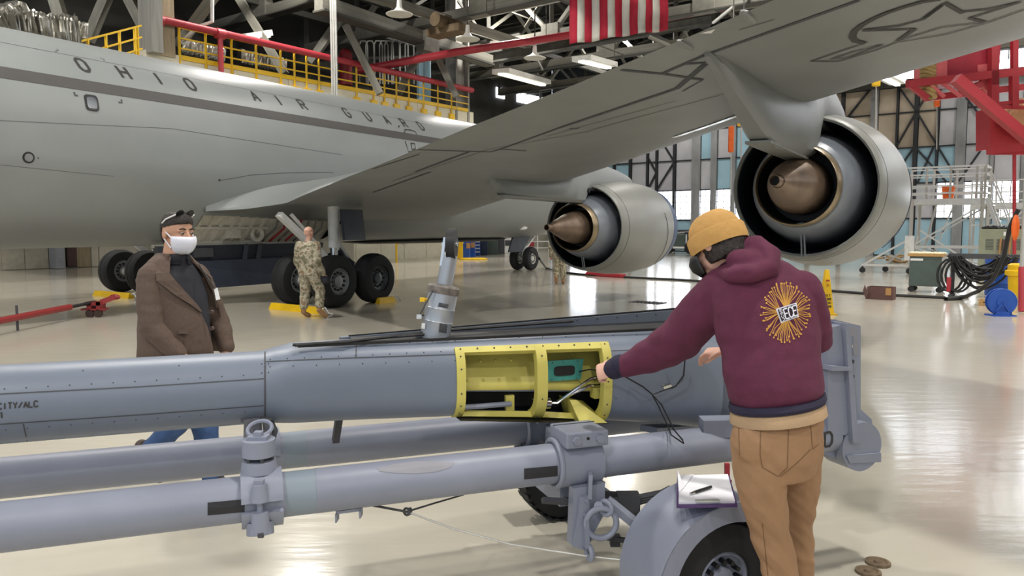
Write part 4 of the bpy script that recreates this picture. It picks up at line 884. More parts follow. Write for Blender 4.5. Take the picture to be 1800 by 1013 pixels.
# cross saddle with the big vertical bracket
us_ = BU(1020, 810, V1-.06)
sd = clampshell(V1, -150, 150, .085, .108, us_-.1, us_+.1, 'saddle', tr, 26)
MB().ring(B(us_-.1, V1, TZ), D, .102, .012, 36, 8).build('saddle_lip', m_trail, sd)
q = MB(); q.box((0, 0, 0), (.2, .19, .07), None, .008); q.m = M(); bmesh.ops.transform(q.bm, matrix=frame(B(us_+.01, V1-.02, TZ+.125), D), verts=q.bm.verts[:]); q.build('saddle_block', m_trail, sd, False)
q = MB(); q.box((0, 0, 0), (.202, .003, .004)); bmesh.ops.transform(q.bm, matrix=frame(B(us_+.01, V1+.03, TZ+.161), D), verts=q.bm.verts[:]); q.build('block_joint', m_seam, sd, False)
for s in (-.055, .055):
    q = MB(); c = B(us_+.01+s, V1-.115, TZ+.125); q.cyl(c, c-N*.014, .019, n=6); q.build('bolt', m_trail, sd, False)
q = MB(); c = B(us_+.01, V1-.116, TZ+.13); q.cyl(c, c-N*.002, .007, n=10); q.build('hole', m_black, sd)
FB = V1-.13
q = MB(); m = M(((D.x, 0, N.x, 0), (D.y, 0, N.y, 0), (0, 1, 0, 0), (0, 0, 0, 1)))
bx = lambda px, py: (BU(px, py, FB), BP(px, py, FB).z)
q.prism([bx(1012, 862), bx(1067, 852), bx(1067, 905), bx(1040, 955), bx(1030, 970), bx(1008, 962), bx(1010, 925)], m, FB+.02, FB+.07); hb = q.build('hanger_plate', m_trail, sd, False)
q = MB(); q.prism([bx(1020, 878), bx(1035, 872), bx(1040, 950), bx(1030, 968), bx(1008, 962)], m, FB, FB+.02); q.build('hanger_strap', m_trail, hb, False)
for px, py in ((1029, 880), (1028, 905)): q = MB(); c = BP(px, py, FB); q.cyl(c, c-N*.008, .009, n=6); q.build('bolt', m_trail, hb, False)
q = MB(); q.prism([bx(1025, 912), bx(1030, 912), bx(1032, 960), bx(1024, 960)], m, FB-.03, FB); q.build('strap_rib', m_trail, hb, False)
q = MB(); q.bar(B(us_+.02, V1-.12, TZ-.02), B(us_+.02, V1-.11, TZ-.13), .016, .05); q.build('saddle_rib', m_trail, sd, False)
q = MB(); q.ring(BP(1036, 972, FB-.02), D, .028, .012, 20, 8); q.build('eye', m_trail, hb)
q = MB(); q.ring(BP(1057, 920, FB-.03), N+D*.25, .066, .0135, 32, 10); rg_ = q.build('tow_ring', m_trail, hb)
q = MB(); q.ring(BP(1065, 893, FB-.03), D+N*.6, .03, .011, 22, 8); q.build('ring_link', m_trail, hb)
q = MB(); q.cyl(BP(1052, 890, FB), BP(1052, 890, FB-.03), .02, n=12); q.build('ring_boss', m_trail, hb)
uf = BU(945, 755, V2)
clampshell(V2, -150, 150, .083, .1, uf-.08, uf+.1, 'saddle_far', sd, 26)
for du in (-.08, .1): MB().ring(B(uf+du, V2, TZ), D, .096, .012, 30, 8).build('saddle_far_lip', m_trail, sd)
q = MB(); q.bar(B(uf+.05, V2-.08, TZ-.02), B(us_+.02, V1+.08, TZ-.03), .09, .1); q.bar(B(uf-.02, V2-.1, TZ+.06), B(uf+.05, V2-.1, TZ-.06), .02, .06); q.build('cross_beam', m_trail, tr, False)
q = MB(); q.bar(B(us_, V1+.02, TZ-.15), B(us_, V2, TZ-.15), .12, .12); q.build('cross_beam', m_trail, tr, False)
# running gear
UA = 1.87; AZ = .262
q = MB(); q.cyl(B(UA, 2.6, AZ), B(UA, 4.1, AZ), .035, n=14); axl = q.build('axle', m_trail, tr)
for s, v in ((1, 2.63), (-1, 4.05)):
    wheel(axl, B(UA if s > 0 else 1.80, v, .26), -N*s, .26, .19, .115, m_trail)
    w_ = B(UA if s > 0 else 1.80, v, .26)
    q = MB()
    for k in range(28):
        a = 2*PI*k/28
        for sv in (-.06, .06):
            q.box(w_+D*.253*cos(a+sv)+V((0, 0, .253*sin(a+sv)))+N*sv, (.03, .07, .008), M(((D*-sin(a)).to_tuple(), N.to_tuple(), (D*cos(a)+V((0, 0, sin(a)))).to_tuple())).transposed() if False else M.Rotation(PI/2-BA, 3, 'Z') @ M.Rotation(-a+PI/2, 3, 'Y'))
    q.build('tread_block', m_tyre, axl, False, kind='stuff')
# fender over the near wheel
v0, v1 = 2.49, 2.80; fc = (UA, .255); RF_ = .345
rg = []
for k in range(21):
    a = R_(192-150*k/20); 
    for _ in (0,): rg.append([B(fc[0]+r*cos(a), v, fc[1]+r*sin(a)) for r, v in ((RF_, v0), (RF_+.004, v0), (RF_+.004, v1), (RF_, v1))])
fe = MB().rings(rg).build('fender', m_trail, tr)
rg = []
for k in range(21):
    a = R_(192-150*k/20); rg.append([B(fc[0]+r*cos(a), v, fc[1]+r*sin(a)) for r, v in ((RF_+.003, v0), (RF_+.003, v0+.004), (RF_-.075, v0+.004), (RF_-.075, v0))])
MB().rings(rg).build('fender_skirt', m_trail, fe)
for a, r in ((180, .31), (168, .29)): q = MB(); c = B(fc[0]+r*cos(R_(a)), v0-.002, fc[1]+r*sin(R_(a))); q.cyl(c, c-N*.006, .009, n=8); q.build('rivet', m_trail, fe)
# leaf springs and stays
for v, dz in ((3.0, 0), (3.75, 0)):
    q = MB()
    for k in range(3):
        L_ = .42-.1*k; q.tube([B(UA-.2+L_*x, v, .47-.012*k+.05*(x*x)*(1 if x < 0 else 1)) for x in (-1, -.5, 0, .5, 1)], .016, 4)
    q.box(B(UA-.2, v, .45), (.1, .07, .1)); q.build('leaf_spring', m_seam, tr, False)
q = MB(); q.bar(BP(1067, 880, 2.95), BP(1135, 935, 2.85), .06, .03); q.build('stay', m_trail, tr, False)
q = MB(); q.bar(B(us_+.05, V1+.03, .5), B(UA-.15, 3.02, .47), .03); q.bar(BP(1065, 945, 3.1), BP(1150, 958, 2.95), .02); q.build('tie_rod', m_seam, tr, False)
q = MB(); q.box(BP(1081, 950, 3.08), (.045, .04, .05)); q.build('rod_clamp', m_seam, tr, False)
q = MB(); q.bar(BP(1278, 815, 2.85), BP(1278, 850, 2.85), .02); q.bar(BP(1225, 846, 2.86), BP(1285, 846, 2.86), .012); q.build('red_stay', m_red, tr, False)
q = MB(); q.bar(BP(1262, 735, V1-.02), BP(1262, 765, V1-.02), .16, .1); q.build('tube_block', m_trail, tr, False)
q = MB(); q.bar(BP(1140, 755, 3.3), BP(1225, 750, 3.5), .1, .03); q.build('deck_plate', m_trail, tr, False)
# cables under the tubes
q = MB(); c0 = BP(715, 900, V1-.02)
q.tube([BP(650, 888, V1), c0], .005, 6); q.tube([c0, BP(760, 886, 3.2), BP(815, 870, 3.45)], .004, 6); q.build('tie_cable', m_seam, tr)
q = MB(); q.tube([c0, BP(800, 931, V1-.05), BP(900, 958, V1-.08), BP(1032, 978, FB-.01), BP(1095, 985, 2.8)], .0042, 6); q.build('steel_cable', m_pipe, tr)
q = MB(); q.ring(c0, D+N, .014, .005, 14, 6); q.ring(c0+D*.012, D-N, .012, .005, 14, 6); q.build('shackle', m_seam, tr)
# trunnion bracket at the right end
VB = 3.0
by = lambda px, py, v=VB: (BU(px, py, v), BP(px, py, v).z)
q = MB(); q.prism([by(1440, 560), by(1467, 562), by(1513, 573), by(1513, 720), by(1532, 737), by(1539, 770), by(1532, 790), by(1530, 803), by(1475, 808), by(1440, 795)], m, VB, VB+.06); br = q.build('trunnion_bracket', m_trail, tr, False)
q = MB(); q.prism([by(1440, 575), by(1466, 568), by(1475, 690), by(1478, 760), by(1440, 760)], m, VB-.06, VB); q.build('bracket_rib', m_trail, br, False)
q = MB(); q.prism([by(1436, 638), by(1471, 640), by(1471, 646), by(1436, 646)], m, VB-.1, VB); q.prism([by(1462, 565), by(1468, 565), by(1486, 770), by(1476, 770)], m, VB-.09, VB); q.build('bracket_web', m_trail, br, False)
for i, py in enumerate((582, 609, 636, 662, 689)): q = MB(); c = BP(1499, py, VB); q.cyl(c+N*.003, c-N*.002, .010, n=12); q.build('hole', m_chrome if i < 2 else m_seam, br)
q = MB(); c = B(by(1500, 770)[0], VB-.06, .6); q.cyl(c, c+N*.16, .125, n=40); q.build('trunnion_cap', m_trail, br)
q = MB(); c = B(2.70, V1-.0, TZ); q.cyl(c, c+D*.14, .1, n=36); q.build('tube_end', m_trail, br)
q = MB(); q.prism([by(1473, 574), by(1508, 576), by(1508, 625), by(1499, 625), by(1499, 592), by(1473, 591)], m, VB-.003, VB); q.build('bare_patch', m_trails, br, False)
q = MB(); rgp = []
for k in range(9):
    a = R_(-35+75*k/8); rgp.append((V((0, 0, 0))+c*0+B(by(1500, 770)[0]+.126*cos(a), VB-.05, .6+.126*sin(a)), B(by(1500, 770)[0]+.126*cos(a), VB+.05, .6+.126*sin(a))))
for (p, p2), (p3, p4) in zip(rgp, rgp[1:]): q.poly([p, p2, p4, p3])
q.build('bare_band', m_trails, br, False)
for px in (1478, 1494, 1517): q = MB(); c = BP(px, 797, VB); q.cyl(c, c-N*.02, .014, n=12); q.build('bolt', m_trail if px != 1494 else m_seam, br)
q = MB(); q.prism([by(1470, 795), by(1530, 790), by(1530, 806), by(1476, 808)], m, VB-.07, VB); q.build('bracket_foot', m_trail, br, False)
q = MB(); text(q, 'AD', lambda x, y: (B(2.735+.0, V1, TZ)+(-N*cos(R_(2))*.1025)+D*(x-.075)+V((0, 0, y-.04))-N*0, -N), .07, .045, .012, .02); q.build('lettering', m_mark, br, False)
# ================================================================ clipboard and pen on the fender, wire
ct = B(1.86, 2.62, .615)
cbt = thing('clipboard', 'purple clipboard with white papers resting on the grey fender', 'clipboard', ct, PI/2-BA)
c_ = [BP(1188, 838, 2.78), BP(1284, 838, 2.80), BP(1290, 898, 2.52), BP(1190, 898, 2.50)]
zt = .612
c_ = [V((p.x, p.y, zt)) for p in (fl(1190, 842, zt), fl(1282, 840, zt), fl(1296, 892, zt-.0), fl(1189, 894, zt))]
ins = [sum(c_, V())/4+(p-sum(c_, V())/4)*.93 for p in c_]
MB().hexa(c_+[p+V((0, 0, .012)) for p in c_]).build('board', mat('purple_plastic', '4b3466', .4), cbt, False)
for p in c_: pass
MB().hexa([p+V((0, 0, .012)) for p in ins]+[p+V((0, 0, .02)) for p in ins]).build('paper', mat('white_paper', 'e6e6ec', .7), cbt, False)
q = MB(); a_, b_ = ins[3].lerp(ins[2], .3)+V((0, 0, .024)), ins[3].lerp(ins[2], .72)+V((0, 0, .024)); q.bar(a_, b_, .02, .006); q.build('clip', m_pipe, cbt, False)
q = MB(); p = ins[0]+V((0, 0, .02)); e = ins[1]-ins[0]; g = ins[3]-ins[0]; q.poly([p-e*.04, p+e*.3+V((0, 0, .002)), p+e*.1+g*.5+V((0, 0, .003)), p+g*.7+V((0, 0, .002)), p-e*.03+V((0, 0, .03))]); q.build('curled_sheet', MATS['white_paper'], cbt, False, solid=.001)
pa, pb = fl(1213, 868, zt+.028), fl(1250, 856, zt+.028)
pn = thing('pen', 'black and silver pen lying across the white papers', 'pen', (pa+pb)/2); q = MB(); e = (pb-pa); q.cyl(pa+e*.2, pb, .006, n=8); q.build('barrel', m_black, pn); q = MB(); q.cyl(pa, pa+e*.25, .0045, .006, 8); q.build('pen_tip', m_chrome, pn)
q = MB()
hand0 = BP(1072, 652, 3.02)
q.tube([BP(1012, 655, 3.3), BP(1035, 650, 3.15), hand0, BP(1100, 663, 3.1), BP(1130, 680, 3.1), BP(1146, 693, 3.1), BP(1158, 715, 3.1), BP(1172, 745, 3.05), BP(1180, 765, 2.94), BP(1202, 780, 2.93), BP(1200, 774, 2.93), BP(1184, 755, 2.96), BP(1176, 738, 3.06), BP(1163, 712, 3.1), BP(1147, 694, 3.1), BP(1168, 686, 3.1), BP(1188, 679, 3.1), BP(1202, 660, 3.08), BP(1204, 630, 3.06)], .0035, 6)
o = q.build('test_lead', m_black); setp(o, 'thin black wire running from the open yellow bay over the trailer tube', 'wire')
# ================================================================ people
m_skin = mat('skin', 'd3a591', .5, var=.06, scale=20); m_skin2 = mat('skin_olive', 'c29478', .5, var=.06, scale=20)
m_skin.node_tree.nodes['Principled BSDF'].inputs['Subsurface Weight'].default_value = .08
m_hood = mat('maroon_fleece', '5a213b', .85, var=.1, scale=30, bump=.35, bscale=400)
m_navyc = mat('navy_rib', '231f36', .85, bump=.3, bscale=300)
m_bean = mat('mustard_knit', 'be9252', .85, var=.06, scale=40, bump=.4, bscale=300)
m_chino = mat('tan_chino', '977454', .8, var=.08, scale=8, bump=.2, bscale=350)
m_shirt = mat('tan_shirt', 'a58a6a', .85, bump=.2, bscale=300)
m_hair = mat('dark_hair', '2a2320', .6, var=.3, scale=60, bump=.6, bscale=120)
m_jack = mat('brown_tweed', '5a4a40', .85, var=.12, scale=60, bump=.3, bscale=300)
m_dsh = mat('dark_shirt', '20222b', .7)
m_jean = mat('blue_jeans', '34507c', .8, var=.2, scale=12, bump=.2, bscale=300)
m_mask = mat('white_mask', 'dfe0ea', .7, var=.02)
m_brownl = mat('brown_leather', '3f2d24', .5)
m_boot = mat('tan_boot', '9a7450', .75, var=.1)
m_thread = mat('gold_thread', 'c8923a', .6, var=.1, scale=200)
m_camo = mat('camouflage', '9c8c68', .85)
nt = m_camo.node_tree; b = nt.nodes['Principled BSDF']; r = [n for n in nt.nodes if n.type == 'VALTORGB'][0]; n = [n for n in nt.nodes if n.type == 'TEX_NOISE'][0]
n.inputs['Scale'].default_value = 11; n.inputs['Detail'].default_value = 3; r.color_ramp.interpolation = 'CONSTANT'
for x in (.46, .56): r.color_ramp.elements.new(x)
for e, (p_, c_) in zip(r.color_ramp.elements, ((0, '6c684f'), (.43, '98907a'), (.52, 'b3ab96'), (.6, '826f57'))): e.position = p_; e.color = (*lin(c_), 1)
def fuse(mb, voxel, sm, name, mt, par, wr=None, kind=None):
    bmesh.ops.recalc_face_normals(mb.bm, faces=mb.bm.faces[:])
    me = bpy.data.meshes.new('tmp'); mb.bm.to_mesh(me); mb.bm.free(); o = bpy.data.objects.new('tmp', me); COL.objects.link(o)
    r = o.modifiers.new('r', 'REMESH'); r.mode = 'VOXEL'; r.voxel_size = voxel
    s = o.modifiers.new('s', 'SMOOTH'); s.factor = .5; s.iterations = sm
    dg = bpy.context.evaluated_depsgraph_get(); me2 = bpy.data.meshes.new_from_object(o.evaluated_get(dg))
    bpy.data.objects.remove(o)
    q = MB(); q.bm.from_mesh(me2); bpy.data.meshes.remove(me2)
    if wr:
        q.bm.normal_update()
        for v in q.bm.verts: v.co += v.normal*wr(v.co)
    return q.build(name, mt, par, True, nrm=False)
def limb(q, pts, rad, n=14):
    q.tube(pts, rad, n)
    q.ball(pts[0], rad[0]*.98, n); q.ball(pts[-1], rad[-1]*.98, n)
def loft(q, st, n=24):                              # st: (centre, half width vector, half depth vector)
    q.rings([[V(c)+V(a)*cos(2*PI*k/n)+V(b_)*sin(2*PI*k/n) for k in range(n)] for c, a, b_ in st])
def wrinkle(amp, f, fz, seed=0):
    return lambda p: amp*noise.noise(V((p.x*f+seed, p.y*f, p.z*fz)))+amp*.5*noise.noise(V((p.x*f*2.3, p.y*f*2.3+seed, p.z*fz*2)))
def headshape(q, c, f, up, s=1, male=1):
    f = V(f).normalized(); sd = V(up).cross(f).normalized(); u = f.cross(sd).normalized(); m = M((f, sd, u)).transposed()
    P = lambda a, b_, z: V(c)+(f*a+sd*b_+u*z)*s
    q.ball(P(-.012, 0, .03), .1*s, 20, (.98, .78, .92), m); q.ball(P(.028, 0, -.03), .075*s, 18, (.85, .84, 1.05), m)
    q.ball(P(.05, 0, -.085), .034*s, 12, (.9, 1.15, .8), m); q.ball(P(.02, 0, -.07), .055*s, 14, (1, .95, .75), m)
    q.tube([P(.085, 0, .012), P(.1, 0, -.015), P(.112, 0, -.033)], [.009*s, .011*s, .015*s], 10); q.ball(P(.104, 0, -.036), .015*s, 10, (1, 1.25, .8), m)
    for t in (-1, 1):
        q.ball(P(.074, .03*t, .022), .018*s, 10, (.7, 1.4, .55), m)
        q.ball(P(-.01, .083*t, -.002), .029*s, 12, (.7, .42, 1.15), m)
        q.ball(P(.062, .038*t, -.03), .024*s, 10, (.8, 1, .9), m)
    q.ball(P(.086, 0, -.062), .014*s, 10, (.7, 1.7, .5), m); q.ball(P(.084, 0, -.074), .013*s, 10, (.7, 1.5, .55), m)
    return P, m
def hand(q, w, d, pn, s=1, curl=.6, spread=.012, thumb=1):   # wrist, pointing direction, palm normal (curl towards it)
    w = V(w); d = V(d).normalized(); pn = V(pn); pn = (pn-d*pn.dot(d)).normalized(); sd = d.cross(pn)*thumb
    q.rings([[w+d*a*s+sd*(hw*cos(2*PI*k/14))*s+pn*(th*sin(2*PI*k/14))*s for k in range(14)] for a, hw, th in ((-.02, .027, .02), (.02, .032, .018), (.055, .04, .016), (.085, .041, .014), (.093, .035, .01))])
    for i, (off, L) in enumerate(((.031, .070), (.011, .080), (-.010, .074), (-.030, .058))):
        p = w+d*.08*s+sd*off*s; a = 0; pts = [p-d*.025*s, p]; rr = [.0095*s, .0095*s]
        for j, (l, r_) in enumerate(((.45, .0088), (.32, .008), (.23, .007))):
            a += curl*(1.0, 1.3, .9)[j]*(1+.08*i); p = p+(d*cos(a)+pn*sin(a)+sd*off*.4)*L*l*s; pts.append(p); rr.append(r_*s)
        limb(q, pts, rr, 8)
    b_ = w+d*.025*s+sd*.03*s
    limb(q, [w+d*.01*s+sd*.012*s, b_, b_+(d*.03+sd*.016+pn*.018)*s, b_+(d*.056+sd*.008+pn*.036)*s], [.014*s, .013*s, .0105*s, .008*s], 8)
# ---------------------------------------------------------------- student at the boom
g = at(1385, 1000, 2.85); g.z = 0
stu = thing('person', 'person in maroon hoodie and mustard beanie reaching into the yellow bay', 'person', g, 0)
Hc = at(1259, 430, 3.0); hf = V((-.66, .66, -.45)); hup = V((-.25, .3, .9))
shL, elL, wrL = at(1250, 512, 2.95), at(1178, 602, 3.1), at(1085, 646, 3.27)
shR, elR, wrR = at(1412, 512, 2.9), at(1442, 592, 2.93), at(1275, 618, 3.2)
hL, kL, aL = at(1328, 775, 2.76), at(1352, 925, 2.78), at(1400, 1165, 2.78)
hR, kR, aR = at(1405, 770, 2.86), at(1404, 925, 2.98), at(1412, 1120, 3.06)
q = MB()
P, hm = headshape(q, Hc, hf, hup, 1.0)
limb(q, [at(1305, 480, 2.98), Hc+V((.02, -.02, -.04))], [.058, .055])
loft(q, [(at(1366, 760, 2.82), (.15, 0, 0), (0, .1, 0)), (at(1355, 640, 2.86), (.14, 0, 0), (0, .09, 0)), (at(1335, 530, 2.93), (.17, 0, 0), (0, .1, 0)), (at(1325, 480, 2.97), (.1, 0, 0), (0, .06, 0))])
limb(q, [shL+V((.04, .0, -.03)), elL, wrL], [.045, .042, .027]); limb(q, [shR+V((-.03, 0, -.02)), elR, wrR], [.045, .042, .027])
limb(q, [hL, kL, aL], [.07, .045, .035]); limb(q, [hR+V((0, .02, 0)), kR, aR], [.065, .042, .035])
hand(q, wrL+(wrL-elL).normalized()*.005, V((-.75, .35, -.28)), V((.1, .8, -.55)), 1.0, .85, thumb=-1)
hand(q, wrR, V((-.7, .5, -.1)), V((0, .3, -1)), .95, .5, thumb=1)
body = fuse(q, .0055, 3, 'body', m_skin, stu)
# shoes
for a_ in (aL, aR):
    q = MB(); b0 = V((a_.x, a_.y, .0)); limb(q, [b0+V((0, -.06, .05)), b0+V((-.02, .06, .045)), b0+V((-.04, .16, .035))], [.045, .045, .035]); q.box(b0+V((-.02, .05, .015)), (.09, .28, .03), M.Rotation(.15, 3, 'Z')); fuse(q, .008, 3, 'shoe', m_brownl, stu)
q = MB()                                            # trousers
loft(q, [(at(1367, 712, 2.81), (.168, .02, 0), (0, .12, 0)), (at(1367, 745, 2.80), (.17, .02, 0), (0, .135, 0)), (at(1366, 800, 2.80), (.165, .02, 0), (0, .145, 0)), (at(1364, 835, 2.80), (.145, .02, 0), (0, .12, 0))])
limb(q, [at(1329, 775, 2.76), at(1336, 850, 2.75), at(1352, 930, 2.77), at(1374, 1020, 2.77), aL], [.094, .09, .072, .067, .058], 18)
limb(q, [at(1405, 770, 2.87), at(1402, 850, 2.92), at(1400, 925, 2.97), at(1404, 1010, 3.02), aR], [.09, .082, .066, .062, .056], 18)
q.ball(at(1332, 785, 2.72), .085, 14, (1, .8, 1)); q.ball(at(1404, 782, 2.76), .08, 14, (1, .8, 1))
wp = wrinkle(.0065, 9, 16)
def wpan(p):
    k = 1.6 if .35 < p.z < .7 else .8
    return wp(V((p.x+p.z*.6, p.y-p.z*.3, p.z+p.x*.9)))*k
pants = fuse(q, .0075, 3, 'trousers', m_chino, stu, wpan); pb_ = bvh_of(pants)
q = MB()
m_stitch = mat('dark_stitch', '6f4f33', .8)
for pts in ([(1337, 752), (1336, 800), (1340, 822), (1368, 838), (1384, 822), (1386, 756)], [(1337, 752), (1386, 748)], [(1298, 740), (1300, 800)], [(1424, 738), (1428, 790), (1440, 780)], [(1300, 735), (1350, 741), (1445, 715)], [(1372, 838), (1400, 815), (1425, 790)], [(1340, 920), (1350, 1012)]):
    lines('stitching', pb_, [(pts, .0026)], m_stitch, pants, .0015, 6)
q = MB()                                            # hoodie
fw = V((-.12, .99, 0)).normalized(); sx = V((.99, .12, 0)); sh_ = V((.99, .12, .13))
loft(q, [(at(1366, 706, 2.81), sh_*.165, fw*.125), (at(1364, 692, 2.81), sh_*.178, fw*.14), (at(1357, 650, 2.83), sx*.186, fw*.145), (at(1350, 590, 2.86), sx*.196, fw*.14), (at(1342, 530, 2.90), sx*.207, fw*.135), (at(1335, 490, 2.93), sx*.19, fw*.12), (at(1325, 462, 2.96), sx*.13, fw*.09), (at(1315, 448, 2.98), sx*.08, fw*.07)], 32)
limb(q, [at(1275, 510, 2.95), at(1232, 552, 3.0), at(1190, 600, 3.1), at(1142, 626, 3.19), at(1100, 643, 3.25), at(1086, 646, 3.27)], [.095, .094, .088, .072, .05, .043], 20)
limb(q, [at(1405, 515, 2.92), at(1428, 560, 2.92), at(1436, 595, 2.95), at(1380, 615, 3.12), at(1285, 620, 3.2)], [.085, .07, .066, .06, .045], 18)
q.ball(at(1314, 468, 2.95), .085, 18, (1.0, .75, .62), M.Rotation(-.15, 3, 'Y'))
w1 = wrinkle(.008, 5, 10, 3)
def whood(p):
    d = (p-at(1200, 600, 3.08)).length
    return w1(p)+(.006*sin(p.x*55+p.z*30)*max(0, 1-d/.25) if p.x < .75 else 0)
hood = fuse(q, .0075, 4, 'hoodie', m_hood, stu, whood); hbv = bvh_of(hood)
q = MB(); hp_ = [at(1256, 470, 3.0), at(1272, 452, 2.98), at(1300, 436, 2.95), at(1330, 434, 2.92), at(1352, 450, 2.88), at(1350, 472, 2.83), at(1322, 482, 2.80), at(1290, 483, 2.83), at(1266, 484, 2.92)]
limb(q, hp_, [.028, .034, .04, .045, .045, .04, .036, .032, .026], 14); q.ball(at(1312, 460, 2.87), .075, 18, (1.05, .7, .62), M.Rotation(.12, 3, 'Y'))
fuse(q, .0075, 4, 'hood', m_hood, hood, wrinkle(.006, 9, 16, 5))
q = MB(); loft(q, [(at(1366, 713, 2.805), sh_*.176, fw*.142), (at(1366, 707, 2.805), sh_*.179, fw*.146), (at(1366, 699, 2.81), sh_*.176, fw*.14)], 40); q.build('hem_band', m_navyc, hood)
q = MB(); loft(q, [(at(1368, 734, 2.795), sh_*.177, fw*.15), (at(1367, 722, 2.797), sh_*.175, fw*.146), (at(1366, 708, 2.81), sh_*.165, fw*.13)], 40); q.build('shirt_hem', m_shirt, stu)
q = MB(); e = (wrL-elL).normalized(); limb(q, [wrL+e*-.02, wrL+e*.02], [.05, .046], 18); q.build('cuff', m_navyc, hood)
# printed emblem on the back
def onh(px, py, off=.0025):
    p, n_ = hit(hbv, px, py); return (p+n_*off, n_) if p else (None, None)
q = MB(); rnd.seed(5); CX, CY = 1381, 549
for i in range(64):
    a = 2*PI*i/64; ex, ey = 40+rnd.uniform(-5, 4), 50+rnd.uniform(-6, 4); tr_ = PI/2*round(a/(PI/2)); a1_ = a*.45+tr_*.55
    pp = [(CX+10*cos(a1_), CY+10*sin(a1_)), (CX+ex*.52*cos(a*.8+tr_*.2), CY+ey*.5*sin(a*.8+tr_*.2)), (CX+ex*.8*cos(a), CY+ey*.8*sin(a)), (CX+ex*cos(a+rnd.uniform(-.06, .06)), CY+ey*sin(a+rnd.uniform(-.06, .06)))]
    pxline(q, hbv, pp, .0024, .002, 4)
    fillpx(q, hbv, [(pp[3][0]+1.7*cos(k*PI/3), pp[3][1]+1.7*sin(k*PI/3)) for k in range(6)], .0025, 3)
q.build('emblem_circuit', m_thread, hood, False)
QD = [(1363, 543.6), (1399, 532.5), (1403, 557.4), (1372, 568.5)]
def bil(x, y):                                      # x right, y up in the badge
    tl, tr2, br_, bl_ = QD; t = (tl[0]+(tr2[0]-tl[0])*x, tl[1]+(tr2[1]-tl[1])*x); b2 = (bl_[0]+(br_[0]-bl_[0])*x, bl_[1]+(br_[1]-bl_[1])*x)
    return b2[0]+(t[0]-b2[0])*y, b2[1]+(t[1]-b2[1])*y
for nm, mt, e, off in (('emblem_badge', m_mask, 0, .0035), ('emblem_ground', mat('badge_dark', '2b1722', .8), .06, .006)):
    q = MB(); fillpx(q, hbv, [bil(e, 1-e*1.3), bil(1-e, 1-e*1.3), bil(1-e, e*1.3), bil(e, e*1.3)], off, 5); q.build(nm, mt, hood, False)
q = MB(); text(q, 'ECE', lambda x, y: onh(*bil(.29+x, .15+y), .0085), .68, .19, .0046, .03)
text(q, 'UCSB', lambda x, y: onh(*bil(.22-y, .12+x), .0085), .11, .14, .0018, .07); q.build('emblem_letters', m_mask, hood, False)
# beanie, hair, mask
f_, s_, u_ = [hm.col[i] for i in range(3)]
q = MB(); rg = []
for k in range(13):
    a = PI/2*k/12; rg.append([Hc+u_*(-.005+.132*sin(a)-.0*cos(t))-f_*.014+(f_*.114*cos(t)+s_*.1*sin(t))*max(cos(a)**.62, .02) for t in [2*PI*j/28 for j in range(28)]])
q.rings(rg); bn = fuse(q, .006, 2, 'beanie', m_bean, stu, wrinkle(.003, 20, 20))
q = MB(); q.rings([[Hc+u_*z-f_*.012+f_*.116*k*cos(t)+s_*.099*k*sin(t) for t in [2*PI*j/36 for j in range(36)]] for z, k in ((-.016, .97), (-.02, 1.01), (0, 1.04), (.04, 1.03), (.05, .98))]); q.build('beanie_cuff', m_bean, bn)
q = MB(); q.rings([[Hc+u_*z-f_*.03+f_*.088*k*cos(t)+s_*.084*k*sin(t) for t in [2*PI*j/36 for j in range(36)]] for z, k in ((.03, 1), (0, 1.03), (-.04, 1.0), (-.075, .88))]); fuse(q, .006, 1, 'hair', m_hair, stu, wrinkle(.006, 60, 30))
q = MB(); q.rings([[Hc+u_*z+f_*(.035+a*.09*cos(t))+s_*.078*sin(t) for t in [R_(-80+160*j/16) for j in range(17)]] for z, a in ((-.018, .95), (-.04, 1.12), (-.065, 1.05), (-.1, .7))], closed=False)
for t in (-1, 1): q.tube([Hc+f_*.05+s_*.076*t-u_*.03, Hc-f_*.005+s_*.085*t+u_*.01], .003, 5)
q.build('face_mask', m_black, stu, solid=.003)
# ---------------------------------------------------------------- man in brown jacket walking
Y0 = 4.8
g = at(320, 880, Y0); g.z = 0
man = thing('person', 'dark haired person in brown blazer and white face mask walking behind the boom', 'person', g, 0)
mf = V((.84, -.54, 0)); ml = V((.54, .84, 0))       # facing, and his left
Hc = at(313, 411, Y0); hf = V((.86, -.5, -.06))
SH = at(306, 478, Y0)
shN, elN, wrN = at(270, 487, Y0-.12), at(268, 572, Y0-.2), at(316, 622, Y0-.2)
shF, elF, wrF = at(352, 482, Y0+.2), at(385, 560, Y0+.26), at(398, 628, Y0+.15)
hN, kN, aN = at(305, 655, Y0-.02), at(328, 730, Y0-.02), at(266, 790, Y0-.03)
hF, kF, aF = at(335, 655, Y0+.12), at(362, 760, Y0+.12), at(378, 862, Y0+.1)
q = MB(); P, hm = headshape(q, Hc, hf, (0, 0, 1), 1.05)
limb(q, [at(306, 462, Y0), Hc+V((-.01, 0, -.05))], [.075, .07])
loft(q, [(at(318, 660, Y0+.05), ml*.17, mf*.13), (at(315, 560, Y0+.04), ml*.18, mf*.16), (at(308, 490, Y0+.03), ml*.19, mf*.11), (at(306, 465, Y0+.02), ml*.09, mf*.07)])
limb(q, [shN, elN, wrN], [.06, .046, .03]); limb(q, [shF+V((-.05, -.03, -.04)), elF, wrF], [.042, .042, .03])
limb(q, [hN, kN, aN], [.09, .058, .042]); limb(q, [hF, kF, aF], [.09, .058, .042])
hand(q, wrN, V((.5, 0, -.85)), ml, 1.0, .35); hand(q, wrF, V((.2, -.1, -1)), -ml, 1.0, .35, thumb=-1)
fuse(q, .006, 3, 'body', m_skin2, man)
